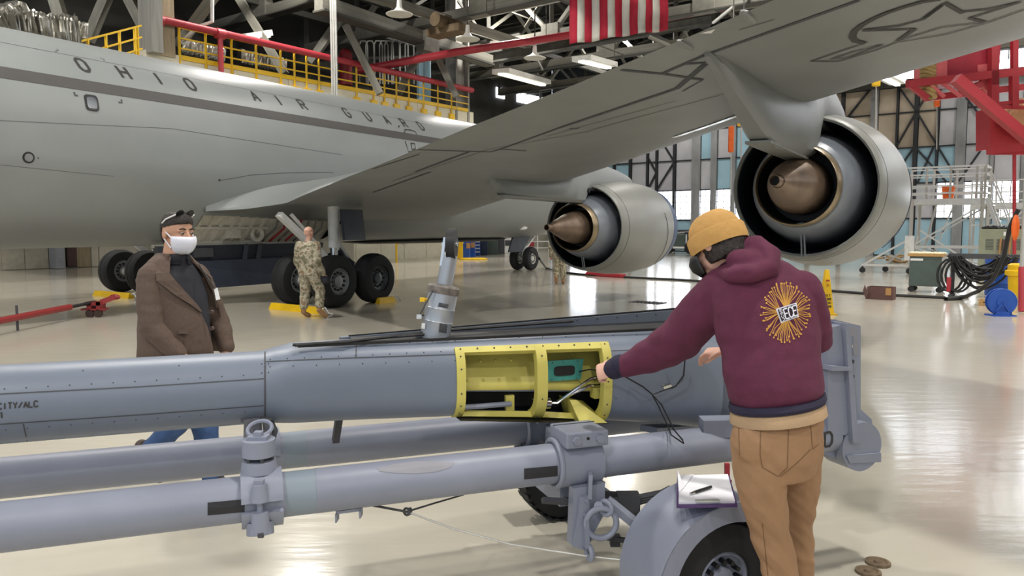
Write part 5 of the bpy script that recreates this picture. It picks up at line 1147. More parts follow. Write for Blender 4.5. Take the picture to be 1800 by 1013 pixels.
q = MB(); loft(q, [(at(318, 672, Y0+.05), ml*.17, mf*.14), (at(318, 640, Y0+.05), ml*.185, mf*.165), (at(316, 600, Y0+.05), ml*.19, mf*.185), (at(314, 560, Y0+.05), ml*.19, mf*.18), (at(312, 520, Y0+.04), ml*.19, mf*.155), (at(308, 485, Y0+.03), ml*.17, mf*.125), (at(308, 463, Y0+.02), ml*.1, mf*.095), (at(309, 452, Y0+.01), ml*.083, mf*.085), (at(309, 447, Y0+.01), ml*.08, mf*.083)])
sh = fuse(q, .009, 3, 'shirt', m_dsh, man, wrinkle(.004, 8, 12))
q = MB(); cc_ = at(308, 453, Y0+.01)
q.rings([[cc_+mf*(.084*k_*cos(a)+dx)+ml*(.08*k_*sin(a))+V((0, 0, z)) for a in [R_(14+332*j/30) for j in range(31)]] for z, k_, dx in ((-.04, 1.1, .008), (0, 1.0, .004), (.022, .95, 0), (.024, 1.0, 0), (-.02, 1.12, .006))], closed=False); q.build('collar', m_dsh, man, solid=.006)
q = MB(); [q.cyl(at(x, y, Y0-.2)+V((0, .0, 0)), at(x, y, Y0-.215), .006, n=8) for x, y in ((335, 472), (343, 492))]; q.build('shirt_button', m_black, sh)
# jacket: shell open down the front
rg = []; nJ = 40
for (px, py, dy, rx, ry, gap0, gap1) in ((314, 628, .05, .24, .24, -24, 80), (314, 606, .05, .236, .238, -20, 76), (313, 575, .05, .23, .23, -14, 70), (311, 545, .05, .224, .21, -4, 62), (308, 515, .04, .222, .18, 12, 52), (305, 490, .03, .225, .15, 24, 46), (303, 474, .03, .20, .125, 32, 42), (302, 460, .02, .14, .1, 32, 40), (304, 446, .015, .09, .09, 42, 42)):
    c = at(px, py, Y0+dy); rg.append([c+(mf*(ry*cos(a))-ml*(rx*sin(a)))*(1+max(0, (a-R_(230))/R_(90))*.5*max(0, (py-490)/138)) for a in [R_(gap0+(360-gap0-gap1)*k/nJ) for k in range(nJ+1)]])
q = MB(); q.rings(rg, closed=False)
w2 = wrinkle(.006, 6, 10, 8)
q.bm.normal_update()
for v in q.bm.verts: v.co += v.normal*w2(v.co)
jk = q.build('jacket', m_jack, man, solid=.012)
w3 = wrinkle(.006, 8, 16, 2)
for pts, rad in (([at(268, 488, Y0-.1), at(264, 530, Y0-.15), at(268, 575, Y0-.19), at(296, 606, Y0-.2), at(315, 620, Y0-.2)], [.09, .082, .076, .062, .05]), ([at(345, 485, Y0+.19), at(368, 530, Y0+.24), at(386, 565, Y0+.25), at(398, 610, Y0+.18)], [.085, .075, .065, .055])):
    q = MB(); limb(q, pts, rad, 18); fuse(q, .009, 3, 'sleeve', m_jack, jk, w3)
q = MB(); 
for g0, pts in ((1, ((312, 450), (330, 463), (353, 505), (371, 548), (352, 526), (334, 500), (326, 488), (308, 466))), (-1, ((342, 456), (356, 478), (372, 510), (378, 540), (366, 512), (350, 478)))):
    d0 = -.2 if g0 > 0 else -.05
    q.poly([at(x, y, Y0+d0+(.02 if i in (0, 7) else 0)) for i, (x, y) in enumerate(pts)])
q.bm.free(); q = MB(); LP = []
for (px, py, dy, rx, ry, a0, w_) in ((311, 545, .05, .224, .21, -4, 2), (310, 530, .045, .224, .196, 3, 9), (308, 515, .04, .223, .182, 11, 17), (305, 490, .03, .226, .152, 23, 26), (304, 478, .03, .205, .135, 30, 22), (302, 462, .02, .135, .105, 32, 40), (304, 451, .015, .09, .09, 40, 60)):
    c = at(px, py, Y0+dy); LP.append([c+(mf*(ry*cos(R_(a)))-ml*(rx*sin(R_(a))))*1.075 for a in (a0-1, a0+w_*.5, a0+w_)])
q.rings(LP, closed=False); q.build('lapel', m_jack, jk, False, solid=.012)
q = MB(); LP = []
for (px, py, dy, rx, ry, a0, w_) in ((311, 545, .05, .224, .21, -62, -2), (308, 515, .04, .223, .182, -52, -18), (305, 490, .03, .226, .152, -46, -26), (302, 462, .02, .135, .105, -40, -40), (304, 451, .015, .09, .09, -40, -60)):
    c = at(px, py, Y0+dy); LP.append([c+(mf*(ry*cos(R_(a)))-ml*(rx*sin(R_(a))))*1.1 for a in (a0+1, a0+w_*.5, a0+w_)])
q.rings(LP, closed=False); q.build('lapel', m_jack, jk, False, solid=.012)
q = MB(); q.hexa([at(313, 580, Y0-.175), at(332, 578, Y0-.165), at(332, 578, Y0-.15), at(313, 580, Y0-.15), at(313, 587, Y0-.18), at(331, 587, Y0-.17), at(331, 587, Y0-.15), at(313, 587, Y0-.15)]); q.build('pocket_flap', m_jack, jk, False)
for x, y in ((370, 549), (371, 578)): q = MB(); c = at(x, y, Y0-.17); q.cyl(c+V((0, .03, 0)), c, .011, n=10); q.build('button', m_brownl, jk)
q = MB(); q.poly([at(376, 507, Y0-.06), at(382, 506, Y0-.06), at(387, 526, Y0-.07), at(380, 528, Y0-.07)]); q.build('badge', m_white, man, False, solid=.004)
q = MB(); q.tube([at(350, 465, Y0-.02), at(366, 490, Y0-.06), at(378, 508, Y0-.065)], .004, 5); q.build('lanyard', m_black, man)
q = MB(); limb(q, [hN, kN, aN], [.115, .08, .066], 16); limb(q, [hF, kF, aF], [.115, .08, .066], 16); loft(q, [(at(318, 680, Y0+.05), ml*.17, mf*.14), (at(318, 640, Y0+.05), ml*.175, mf*.145)]); fuse(q, .009, 3, 'jeans', m_jean, man, wrinkle(.006, 9, 14))
q = MB(); limb(q, [aN+V((-.06, 0, .02)), aN+V((.0, -.02, -.09)), aN+V((.07, -.05, -.17))], [.045, .045, .035], 12); fuse(q, .008, 3, 'shoe', m_brownl, man)
q = MB(); b0 = V((aF.x, aF.y, .045)); limb(q, [b0-mf*.06, b0+mf*.06, b0+mf*.16], [.045, .045, .035], 12); fuse(q, .008, 3, 'shoe', m_brownl, man)
f_, s_, u_ = [hm.col[i] for i in range(3)]
q = MB()                                            # hair cap, beard, mask, eyes, brows, sunglasses
q.rings([[Hc+(u_*(.034+.092*sin(PI/2*k/9)+(.034*max(0, cos(t))*(1-k/9)))-f_*.014+(f_*(.1+.008*max(0, cos(t)))*cos(t)+s_*.083*sin(t))*max(cos(PI/2*k/9)**.6, .03))*1.05 for t in [2*PI*j/30 for j in range(30)]] for k in range(10)])
q.rings([[Hc+(u_*z-f_*.03+f_*.08*k*cos(t)+s_*.083*k*sin(t))*1.05 for t in [R_(108+144*j/20) for j in range(21)]]+[Hc+(u_*z-f_*.03)*1.05] for z, k in ((.05, 1), (.01, 1), (-.03, .95), (-.06, .8))])
fuse(q, .007, 2, 'hair', m_hair, man, wrinkle(.004, 50, 50))
mk = MB(); mk.rings([[Hc+(u_*z+f_*(.02+a*cos(t)+.014*max(0, 1-abs(t)*3))+s_*.08*w_*sin(t))*1.05 for t in [R_(-78+156*j/20) for j in range(21)]] for z, a, w_ in ((-.012, .09, 1), (-.03, .104, 1.02), (-.05, .104, 1.0), (-.075, .095, .92), (-.1, .078, .75), (-.115, .05, .6))], closed=False)
for t in (-1, 1): mk.tube([Hc+(f_*.04+s_*.078*t-u_*.018)*1.05, Hc+(-f_*.005+s_*.086*t+u_*.016)*1.05], .003, 5); mk.tube([Hc+(f_*.03+s_*.07*t-u_*.08)*1.05, Hc+(-f_*.01+s_*.085*t-u_*.03)*1.05], .003, 5)
mk.build('face_mask', m_mask, man, solid=.004)
m_eye = mat('eye_dark', '1d1512', .3); m_ew = mat('eye_white', 'a08d80', .4)
for t in (-1, 1):
    q = MB(); q.ball(P(.078, .031*t, .008), .0115, 10); q.build('eye', m_ew, man); q = MB(); q.ball(P(.0855, .031*t, .008), .0062, 8); q.build('iris', m_eye, man)
    q = MB(); q.tube([P(.088, .014*t, .03), P(.088, .03*t, .036), P(.075, .05*t, .03)], [.004, .005, .003], 6); q.build('eyebrow', m_hair, man)
sg = MB()
for t in (-1, 1): sg.rings([[P(.07+.018*cos(a)-.01, .034*t+.026*sin(a), .118+.02*cos(a)) + u_*k for a in [2*PI*j/16 for j in range(16)]] for k in (0, .006)])
sg.tube([P(.07, -.01, .126), P(.07, .01, .126)], .003, 6)
sgo = sg.build('sunglasses', m_black, man); q = MB(); [q.tube([P(.06, .062*t, .115), P(.0, .083*t, .085), P(-.03, .085*t, .06)], .0045, 6) for t in (-1, 1)]; q.build('temple', m_white, sgo)
# ---------------------------------------------------------------- two people in camouflage
def soldier(base, sc, face, label, legs, arms, bald=True):
    f = V(face).normalized(); l = V((-f.y, f.x, 0)); base = V(base)
    t = thing('person', label, 'person', base, 0)
    G = lambda a, b_, z: base+(f*a+l*b_+V((0, 0, z)))*sc
    Hc = G(.02, 0, 1.62); q = MB(); P, hm = headshape(q, Hc, f+V((0, 0, -.05)), (0, 0, 1), sc)
    limb(q, [G(-.01, 0, 1.42), Hc+V((0, 0, -.05))], [.06*sc, .058*sc]); loft(q, [(G(0, 0, .9), l*.15, f*.1), (G(0, 0, 1.2), l*.15, f*.1), (G(0, 0, 1.4), l*.16, f*.09)])
    for e in arms: limb(q, [G(*p) for p in e], [.05*sc, .04*sc, .028*sc]); d = (G(*e[2])-G(*e[1])).normalized(); hand(q, G(*e[2]), d, f+l*.1, sc, .4)
    for e in legs: limb(q, [G(*p) for p in e[:3]], [.08*sc, .055*sc, .04*sc])
    fuse(q, .009, 2, 'body', m_skin, t)
    q = MB(); loft(q, [(G(0, 0, .82), l*.21, f*.15), (G(0, 0, 1.0), l*.2, f*.15), (G(0, 0, 1.2), l*.215, f*.155), (G(0, 0, 1.36), l*.225, f*.13), (G(0, 0, 1.44), l*.13, f*.08), (G(.01, 0, 1.48), l*.075, f*.07)], 24)
    for e in arms: limb(q, [G(*p) for p in e[:2]]+[G(*e[1]).lerp(G(*e[2]), .9)], [.09*sc, .08*sc, .06*sc])
    fuse(q, .012, 3, 'camouflage_coat', m_camo, t, wrinkle(.01, 7, 10, sc))
    q = MB(); loft(q, [(G(0, 0, .95), l*.165, f*.12), (G(0, 0, .78), l*.16, f*.12)])
    for e in legs: limb(q, [G(*p) for p in e[:2]]+[G(*e[1]).lerp(G(*e[2]), .7)], [.12*sc, .1*sc, .085*sc])
    fuse(q, .012, 3, 'camouflage_trousers', m_camo, t, wrinkle(.01, 7, 12, sc+2))
    for e in legs:
        q = MB(); a, to = G(*e[2]), G(*e[3]); limb(q, [G(*e[1]).lerp(a, .6), a, a.lerp(to, .5)-V((0, 0, .01)), to], [.055*sc, .05*sc, .046*sc, .038*sc]); fuse(q, .01, 2, 'boot', m_boot, t)
    q = MB(); q.rings([[Hc+V((0, 0, z))*sc+(-f*.012+f*.101*k*cos(a)+l*.081*k*sin(a))*sc for a in [R_(70+220*j/24) for j in range(25)]]+[Hc+V((0, 0, z))] for z, k in ((.05, .98), (.02, 1.0), (-.03, .98))])
    q.build('stubble', mat('stubble_skin', 'b98d78', .7), t) if bald else q.build('hair', m_hair, t)
    return t, G
b0 = fl(545, 559); 
s1, G = soldier(b0, .985, (.42, .9, 0), 'bald person in camouflage walking past the main wheels with a dark cap', [[(-.02, .09, .9), (.02, .12, .5), (-.02, .14, .1), (.1, .1, .035)], [(-.02, -.09, .9), (.08, -.19, .5), (-.06, -.27, .16), (.06, -.34, .05)]], [[(-.02, .2, 1.38), (-.02, .27, 1.08), (.12, .25, .85)], [(-.02, -.2, 1.38), (-.08, -.27, 1.08), (.08, -.27, .84)]])
cap = thing('patrol_cap', 'dark cap held in the hand of the bald walking person', 'cap', G(.1, -.3, .72)); q = MB(); q.ball(G(.1, -.3, .73), .1, 12, (.9, .6, .75)); q.box(G(.18, -.3, .68), (.12, .14, .02)); fuse(q, .008, 2, 'cap_body', m_dsh, cap)
b1 = fl(984, 500)
s2, G2 = soldier(b1, 1.0, (.1, .99, 0), 'person in camouflage walking away beyond the inboard engine', [[(-.02, .09, .9), (.05, .1, .5), (-.22, .1, .2), (-.14, .1, .06)], [(-.02, -.09, .9), (.0, -.1, .5), (.0, -.1, .1), (.12, -.1, .035)]], [[(-.02, .2, 1.38), (-.08, .27, 1.1), (.02, .27, .84)], [(-.02, -.2, 1.38), (.05, -.28, 1.1), (.15, -.3, .86)]], False)
# ================================================================ things around the hangar floor
m_alu = mat('aluminium_tube', 'c9c9c4', .35, metal=.35)
m_orange = mat('orange_plastic', 'ee6a1f', .5); m_blue = mat('blue_plastic', '1f4fa6', .45); m_green = mat('cart_green', '4a5752', .55)
m_olive = mat('generator_olive', '8b8f78', .55); m_card = mat('cardboard', 'a97f4f', .8); m_brbox = mat('brown_box', '5b3f3a', .7); m_wood = mat('wood', 'b08a55', .7, stretch=(1, 8, 8))
m_rag = mat('pale_rags', 'dfdcc0', .9, var=.1, scale=20); m_rubber = mat('black_hose', '1c1c1d', .55)
def TH(name, label, cat, px, py, group=None):
    p = fl(px, py); return thing(name, label, cat, p, 0, group), p
def HB(p, x, y, z): return p + HR*x + H*y + V((0, 0, z))   # local hangar frame at p: x right, y away
# ---- maintenance stand
t, p = TH('maintenance_stand', 'white aluminium maintenance platform with guard rails and an orange bucket', 'work platform', 1598, 482)
W, Dp, HD = 2.25, 1.5, 2.72
dk = MB(); dk.hexa([HB(p, -.3, 0, HD-.2), HB(p, W, 0, HD-.2), HB(p, W, Dp, HD-.2), HB(p, -.3, Dp, HD-.2), HB(p, -.3, 0, HD), HB(p, W, 0, HD), HB(p, W, Dp, HD), HB(p, -.3, Dp, HD)]); dk.build('deck', m_alu, t, False)
for x in (0, W-.05):
    for y in (0, Dp): ubar('leg', m_alu, t, HB(p, x, y, .22), HB(p, x, y, HD), .09)
for x in (-.3, .45, 1.2, W-.25, W): ubar('guard_post', m_alu, t, HB(p, x, 0, HD), HB(p, x, 0, HD+1.12), .06); ubar('guard_post', m_alu, t, HB(p, x, Dp, HD), HB(p, x, Dp, HD+1.12), .06)
for z in (.2, .45, .85, 1.12):
    ubar('guard_rail', m_alu, t, HB(p, -.35, 0, HD+z), HB(p, W, 0, HD+z), .06); ubar('guard_rail', m_alu, t, HB(p, W, 0, HD+z), HB(p, W, Dp, HD+z), .06)
    ubar('guard_rail', m_alu, t, HB(p, -.35, Dp, HD+z), HB(p, W, Dp, HD+z), .05)
for a, b_ in (((0, 0, 1.0), (W, 0, HD-.2)), ((0, 0, 1.0), (W, 0, .3)), ((0, Dp, 1), (W, Dp, HD-.2)), ((0, Dp, 1), (W, Dp, .3)), ((0, 0, .3), (0, Dp, 1.4)), ((W, 0, .3), (W, Dp, 1.6)), ((W-.1, 0, .3), (.3, 0, 1.6)), ((.4, Dp, .3), (1.2, Dp, HD)), ((.3, .2, .3), (.8, .2, HD))):
    ubar('brace', m_alu, t, HB(p, *a), HB(p, *b_), .055)
for z in (.28, 1.0): ubar('ledger', m_alu, t, HB(p, -.2, 0, z), HB(p, W, 0, z), .08); ubar('ledger', m_alu, t, HB(p, -.2, Dp, z), HB(p, W, Dp, z), .07)
ubar('outrigger', m_alu, t, HB(p, -1.55, -.2, .3), HB(p, 0, 0, 1.3), .07); ubar('outrigger', m_alu, t, HB(p, -1.0, 1.0, .3), HB(p, 0, Dp, 1.3), .07); ubar('base_rail', m_alu, t, HB(p, -1.6, -.2, .3), HB(p, 0, 0, .3), .08)
for x, y in ((-1.55, -.2), (-1.0, 1.0), (0, 0), (W, 0), (0, Dp), (W, Dp)):
    q = MB(); c = HB(p, x, y, .11); q.cyl(c-H*.03, c+H*.03, .11, n=14); q.bar(c, c+V((0, 0, .17)), .05); q.build('caster', m_rubber, t)
for k in range(9): ubar('stair_tread', m_alu, t, HB(p, W+.15+.1*k, .1, HD-.25-.27*k), HB(p, W+.15+.1*k, .9, HD-.25-.27*k), .2, .03)
for y in (.05, .95):
    ubar('stringer', m_alu, t, HB(p, W+.05, y, HD), HB(p, W+1.0, y, .1), .08, .12)
    ubar('hand_rail', m_alu, t, HB(p, W+.1, y, HD+.9), HB(p, W+1.1, y, .9), .05)
ubox('ladder_panel', m_white, t, HB(p, -.02, -.05, .95), (.3, .05, .9), HR)
q = MB(); c = HB(p, 1.1, .3, HD); q.lathe([(.17, 0), (.21, .42), (.22, .43), (.2, .41)], M.Translation(c), 20, (True, False)); b_ = thing('orange_bucket', 'orange bucket standing on the maintenance platform', 'bucket', c); q.build('bucket_body', m_orange, b_)
q = MB(); q.ring(c+V((0, 0, .3)), H, .2, .01, 20, 5); q.build('bucket_handle', m_pipe, b_)
t, p2 = TH('step_platform', 'second white platform with rails beside the maintenance stand', 'work platform', 1745, 470)
ubox('deck', m_alu, t, HB(p2, .1, .5, 2.6), (2.0, 1.2, .25), HR)
for x in (-.9, 0, 1.1):
    ubar('guard_post', m_alu, t, HB(p2, x, 0, 2.6), HB(p2, x, 0, 3.7), .05); ubar('leg', m_alu, t, HB(p2, x, 0, 0), HB(p2, x, 0, 2.6), .07); ubar('leg', m_alu, t, HB(p2, x, 1, 0), HB(p2, x, 1, 2.6), .07)
for z in (.25, .6, 1.1): ubar('guard_rail', m_alu, t, HB(p2, -.9, 0, 2.6+z), HB(p2, 1.1, 0, 2.6+z), .05)
for a, b_ in (((-.9, 0, .5), (1.1, 0, 2.5)), ((-.9, 0, 2.1), (1.1, 0, 2.1)), ((-.9, 0, 1.8), (1.1, 0, 1.8)), ((0, 0, 2.0), (1.1, 0, 2.6))): ubar('brace', m_alu, t, HB(p2, *a), HB(p2, *b_), .05)
# ---- red docking stand, upper right
t, p = TH('red_dock_stand', 'tall red steel docking stand with braces rising behind the wing tip', 'work stand', 1752, 470)
d = 24
rb = lambda nm, x0, y0, x1, y1, w=.26, dd=d, mt=m_red, d2=None: ubar(nm, mt, t, at(x0, y0, dd), at(x1, y1, d2 or dd), w*.75)
rb('beam', 1595, 148, 1830, 122, .3); rb('beam', 1625, 173, 1830, 150, .26, 25); rb('beam', 1600, 150, 1630, 173, .2); rb('post', 1746, 150, 1746, -30, .3); rb('post', 1783, 150, 1783, 60, .22); rb('post', 1746, 185, 1746, 130, .3); rb('post', 1782, 190, 1782, 130, .26)
rb('diagonal', 1680, 138, 1815, 252, .38, 22.5); rb('cross_rail', 1748, 183, 1830, 176, .14); rb('cross_rail', 1750, 188, 1830, 190, .14)
rb('tray', 1738, 264, 1815, 258, .35); rb('tray', 1742, 268, 1815, 268, .2)
rb('leg', 1783, 262, 1783, 470, .1); 
for x0, x1 in ((1630, 1660), (1655, 1690), (1690, 1730)): rb('floor_joist', x0, 145, x1, 170, .12, 24, m_pink)
rb('panel_strut', 1700, 160, 1735, 143, .25, 24.4, m_pink); rb('panel_strut', 1722, 143, 1740, 162, .2, 24.4, m_pink)
def slabpx(nm, pts, dd, th, mt): 
    q = MB(); a = [at(x, y, dd) for x, y in pts]; n = len(a); off = V((0, th, 0))
    f = [q.v(x) for x in a]; g = [q.v(x+off) for x in a]; q.f(f); q.f(list(reversed(g)))
    for i in range(n): q.f([f[i], g[i], g[(i+1) % n], f[(i+1) % n]])
    return q.build(nm, mt, t, False)
slabpx('side_panel', [(1664, 145), (1664, 40), (1746, 20), (1746, 136)], 24.2, 1.5, mat('red_side_panel', '9c2637', .5, var=.15, scale=1.5)); slabpx('edge_panel', [(1642, 150), (1642, 60), (1665, 50), (1665, 146)], 24.0, 1.2, m_pink)
slabpx('end_panel', [(1748, 138), (1748, 10), (1764, 8), (1756, 130)], 24.3, 1.4, mat('red_side_panel', '9c2637')); slabpx('lower_panel', [(1741, 262), (1741, 190), (1830, 190), (1830, 255)], 25.5, .8, m_red)
q = MB(); P = [at(1632, 166-7*k, 24.2) for k in range(13)]
for k in range(13): q.ring(P[k], V((.5, 0, 1)), .2, .07, 14, 6)
q.build('ribbed_hose', mat('ribbed_hose_tan', 'a68d58', .6), t)
q = MB(); q.lathe([(.5, 0), (.5, 1.2), (.3, 1.5)], axis(at(1775, 195, 25), at(1815, 225, 25)), 18); q.build('air_bottle', mat('tan_bottle', 'b98a63', .5), t)
slabpx('notice_plate', [(1719, 130), (1719, 114), (1737, 112), (1737, 128)], 24.15, .04, m_pink)
# ---- tool cart
t, p = TH('tool_cart', 'dark green tool cart on casters with pale rags on top', 'cart', 1594, 513)
ubox('cabinet', m_green, t, HB(p, .4, .3, .55), (.74, .55, .78), HR); ubox('tray', m_wood, t, HB(p, .4, .3, .98), (.82, .62, .07), HR); ubox('side_frame', m_pipe, t, HB(p, .79, .3, .55), (.03, .5, .8), HR)
ubox('label_plate', m_white, t, HB(p, .2, .02, .86), (.3, .006, .06), HR)
q = MB(); rnd.seed(2); [q.ball(HB(p, .05+.09*k, .25+.1*rnd.random(), 1.02), .08, 8, (1.3, 1.2, .5)) for k in range(9)]; fuse(q, .02, 2, 'rags', m_rag, t, wrinkle(.02, 20, 20))
for x in (.08, .74):
    for y in (.06, .55): q = MB(); c = HB(p, x, y, .075); q.cyl(c-H*.025, c+H*.025, .075, n=14); q.bar(c, c+V((0, 0, .1)), .06, .04); q.build('caster', m_rubber, t)
# ---- brown box, cone, grate, floor anchors
t, p = TH('cardboard_box', 'open brown box on the floor left of the green tool cart', 'box', 1524, 526)
for a, b_, nm in (((0, 0), (.55, 0), 'side'), ((0, .35), (.55, .35), 'side'), ((0, 0), (0, .35), 'end'), ((.55, 0), (.55, .35), 'end')): ubar(nm, m_brbox, t, HB(p, *a, .15), HB(p, *b_, .15), .012, .3)
ubox('bottom', m_brbox, t, HB(p, .275, .175, .01), (.55, .35, .015), HR); ubar('flap', m_brbox, t, HB(p, -.02, .0, .24), HB(p, -.08, .1, .08), .01, .3); ubox('paper_label', m_card, t, HB(p, .46, -.01, .2), (.12, .004, .17), HR)
t, p = TH('wet_floor_cone', 'yellow wet floor cone standing behind the person in the hoodie', 'cone', 1451, 553)
q = MB(); q.rings([[p+V((w_*x, w_*y, z)) for x, y in ((-1, -1), (1, -1), (1, 1), (-1, 1))] for z, w_ in ((0, .16), (.03, .16), (.031, .12), (.86, .035), (.88, .03))]); cn = q.build('cone_body', m_yel, t, False)
q = MB()
for k, (s_, h_) in enumerate((('WET', .042), ('FLOOR', .042), ('PISO', .036), ('MOJADO', .036))):
    zz = .36-.07*k; yy = -.12+.085*(zz-.03)/.83
    gw = .15/len(s_)*.62
    text(q, s_.replace('J', 'I'), lambda x, y: (p+V((-.075+x, yy-.004+y*.1, zz+y)), V((0, -1, 0))), h_, gw, .009, gw*.55)
q.build('warning_text', m_black, cn, False)
q = MB(); q.ring(p+V((0, -.066, .58)), V((0, -1, .1)), .03, .006, 3, 5); q.build('warning_triangle', m_red, cn); q = MB(); q.box(p+V((0, -.062, .67)), (.07, .006, .03)); q.build('danger_strip', m_red, cn, False)
t, p = TH('floor_grate', 'dark slotted drain grate set in the floor', 'grate', 1140, 533)
for k in range(8): ubar('bar', m_seam, t, p+HR*(-.42+.1*k)+H*(-.12)+V((0, 0, .006)), p+HR*(-.42+.1*k)+H*.3+V((0, 0, .006)), .05, .012)
m_rust = mat('rusty_iron', '6a5a45', .8, var=.3, scale=30)
for x, y, l in ((1543, 991, 'round rusty floor anchor disc, the farther of two'), (1526, 1007, 'round rusty floor anchor disc, the nearer of two by the frame edge')):
    t, p = TH('floor_anchor', l, 'floor anchor', x, y); q = MB(); q.lathe([(.062, .0), (.06, .012), (.045, .014), (.04, .008), (.02, .008), (.016, .016), (0, .016)], M.Translation(p), 22, (True, True)); q.build('disc', m_rust, t)
# ---- cable rack, drums, reel, generator
t, p = TH('cable_rack', 'rack heaped with thick black cables between tool cart and blue drum', 'rack', 1670, 522)
ubar('rack_bar', m_seam, t, HB(p, -.1, .25, 1.0), HB(p, 1.4, .25, 1.0), .12)
for x in (0, 1.3): ubar('rack_leg', m_seam, t, HB(p, x, .25, .0), HB(p, x, .25, 1.0), .07); ubar('rack_foot', m_seam, t, HB(p, x, -.1, .03), HB(p, x, .6, .03), .06)
ubox('connector', m_red, t, HB(p, -.05, .1, .3), (.09, .09, .35), HR)
rnd.seed(9)
for k in range(22):
    x0 = rnd.uniform(-.12, .2); x1 = rnd.uniform(.9, 1.35); s_ = rnd.uniform(.25, .8); y = rnd.uniform(.0, .35); q = MB()
    q.tube([HB(p, x0+(x1-x0)*i/10, y+.06*sin(i), max(.07, 1.02-s_*sin(PI*i/10)**.7-rnd.uniform(0, .03))) for i in range(11)], .026, 7); q.build('cable_loop', m_rubber, t)
for k in range(3): q = MB(); q.tube([HB(p, .15+.28*cos(a)-.1*k, .1+.05*k, .52+.4*sin(a)) for a in [2*PI*i/16 for i in range(16)]], .028, 7, True); q.build('cable_coil', m_rubber, t)
t, p = TH('blue_drum', 'blue plastic drum beside the yellow container', 'drum', 1760, 519); q = MB(); q.lathe([(.36, 0), (.37, .05), (.375, .3), (.385, .32), (.375, .34), (.385, .7), (.395, .72), (.38, .76), (.4, .92), (.39, .95), (0, .95)], M.Translation(p), 28); q.build('drum_body', m_blue, t)
t, p = TH('yellow_container', 'yellow spill container with a lid behind the blue hose reel', 'container', 1800, 532); q = MB(); q.lathe([(.3, 0), (.34, .6), (.35, .61), (.4, .62), (.4, .72), (.35, .74), (.35, .85), (.3, .88), (0, .88)], M.Translation(p), 24); q.build('container_body', m_yel, t); ubox('orange_sticker', m_orange, t, p+V((-.2, -.35, .58)), (.06, .01, .07))
t, p = TH('hose_reel', 'blue round hose reel on the floor at the right edge', 'hose reel', 1763, 556)
rn = V((-.25, -1, 0)).normalized(); c = p+V((0, .08, .27)); 
for s_ in (-.07, .07): q = MB(); q.cyl(c+rn*(s_-.008), c+rn*(s_+.008), .25, n=32); q.ring(c+rn*s_, rn, .245, .014, 32, 6); q.build('reel_disc', m_blue, t)
q = MB(); q.cyl(c-rn*.07, c+rn*.1, .1, n=18); q.build('hub', m_blue, t)
q = MB(); x = rn.cross(V((0, 0, 1)))
for s_ in (-1, 1): q.bar(c+rn*.1, V((c.x, c.y, 0))+rn*.1+x*.16*s_+V((0, 0, .02)), .03)
q.box(V((c.x, c.y, .012)), (.44, .3, .024)); q.bar(V((c.x, c.y, .05))+rn*.1-x*.16, V((c.x, c.y, .05))+rn*.1+x*.16, .03, .08); q.build('reel_stand', m_blue, t, False)
t, p = TH('wooden_block', 'wooden block on the floor left of the hose reel', 'block', 1721, 537)
for z in (.03, .11): 
    for k in range(3): ubox('board', m_wood, t, HB(p, .14, .02+.1*k, z), (.3, .085, .05), HR)
for k in range(2): ubox('cleat', m_wood, t, HB(p, .05+.18*k, .12, .07), (.05, .28, .03), HR)
t, p = TH('generator_unit', 'olive green generator cabinet with louvres under a black cover', 'generator', 1716, 492)
ubox('cabinet', m_olive, t, HB(p, .8, .6, .85), (1.55, 1.2, 1.6), HR); q = MB(); rnd.seed(4); [q.ball(HB(p, .2+.15*k, .5, 1.68), .13, 8, (1.3, 1.5, .5)) for k in range(9)]; fuse(q, .03, 2, 'black_cover', m_rubber, t, wrinkle(.05, 9, 9))
for x in (.32, .62, 1.1):
    for k in range(8): ubox('louvre', m_seam, t, HB(p, x, -.005, 1.15+.045*k-.15), (.22, .02, .014), HR)
ubox('lower_panel', m_olive, t, HB(p, .8, -.02, .45), (1.15, .06, .75), HR); ubox('white_notice', m_white, t, HB(p, .75, -.01, 1.5), (.12, .01, .12), HR)
for x, mt in ((.64, m_card), (.7, m_brbox), (.8, m_card), (.88, m_wood)):
    pass
b_ = thing('broom_handles', 'four brown wooden poles leaning on the olive cabinet', 'poles', HB(p, .75, -.2, 0))
for x, mt, h_ in ((.6, m_card, 1.35), (.68, m_brbox, 1.3), (.76, m_wood, 1.3), (.86, m_card, 1.45)): q = MB(); q.cyl(HB(p, x, -.25, .02), HB(p, x+.03, -.06, h_), .028, n=8); q.build('pole', mt, b_)
t, p = TH('hose_post', 'grey post with a black hose slung over it at the right edge', 'post', 1793, 545)
q = MB(); q.cyl(p, p+V((0, 0, 4.2)), .05, n=10); q.build('post_pipe', m_pipe, t)
q = MB(); q.tube([at(1790, 368, 16), at(1775, 400, 16.1), at(1765, 450, 16.3), at(1745, 492, 16.5), at(1720, 512, 16.8), fl(1690, 528)+V((0, 0, .05)), fl(1662, 529)+V((0, 0, .04)), fl(1700, 524)+V((0, 0, .04))], .045, 8); q.build('hose', m_rubber, t)
q = MB(); q.ball(at(1785, 400, 16), .14, 10, (.6, .4, 2)); q.build('orange_flag', m_orange, t); q = MB(); q.cyl(at(1797, 470, 15.4), at(1797, 548, 15.2), .07, n=10); q.build('red_pipe', m_red, t)
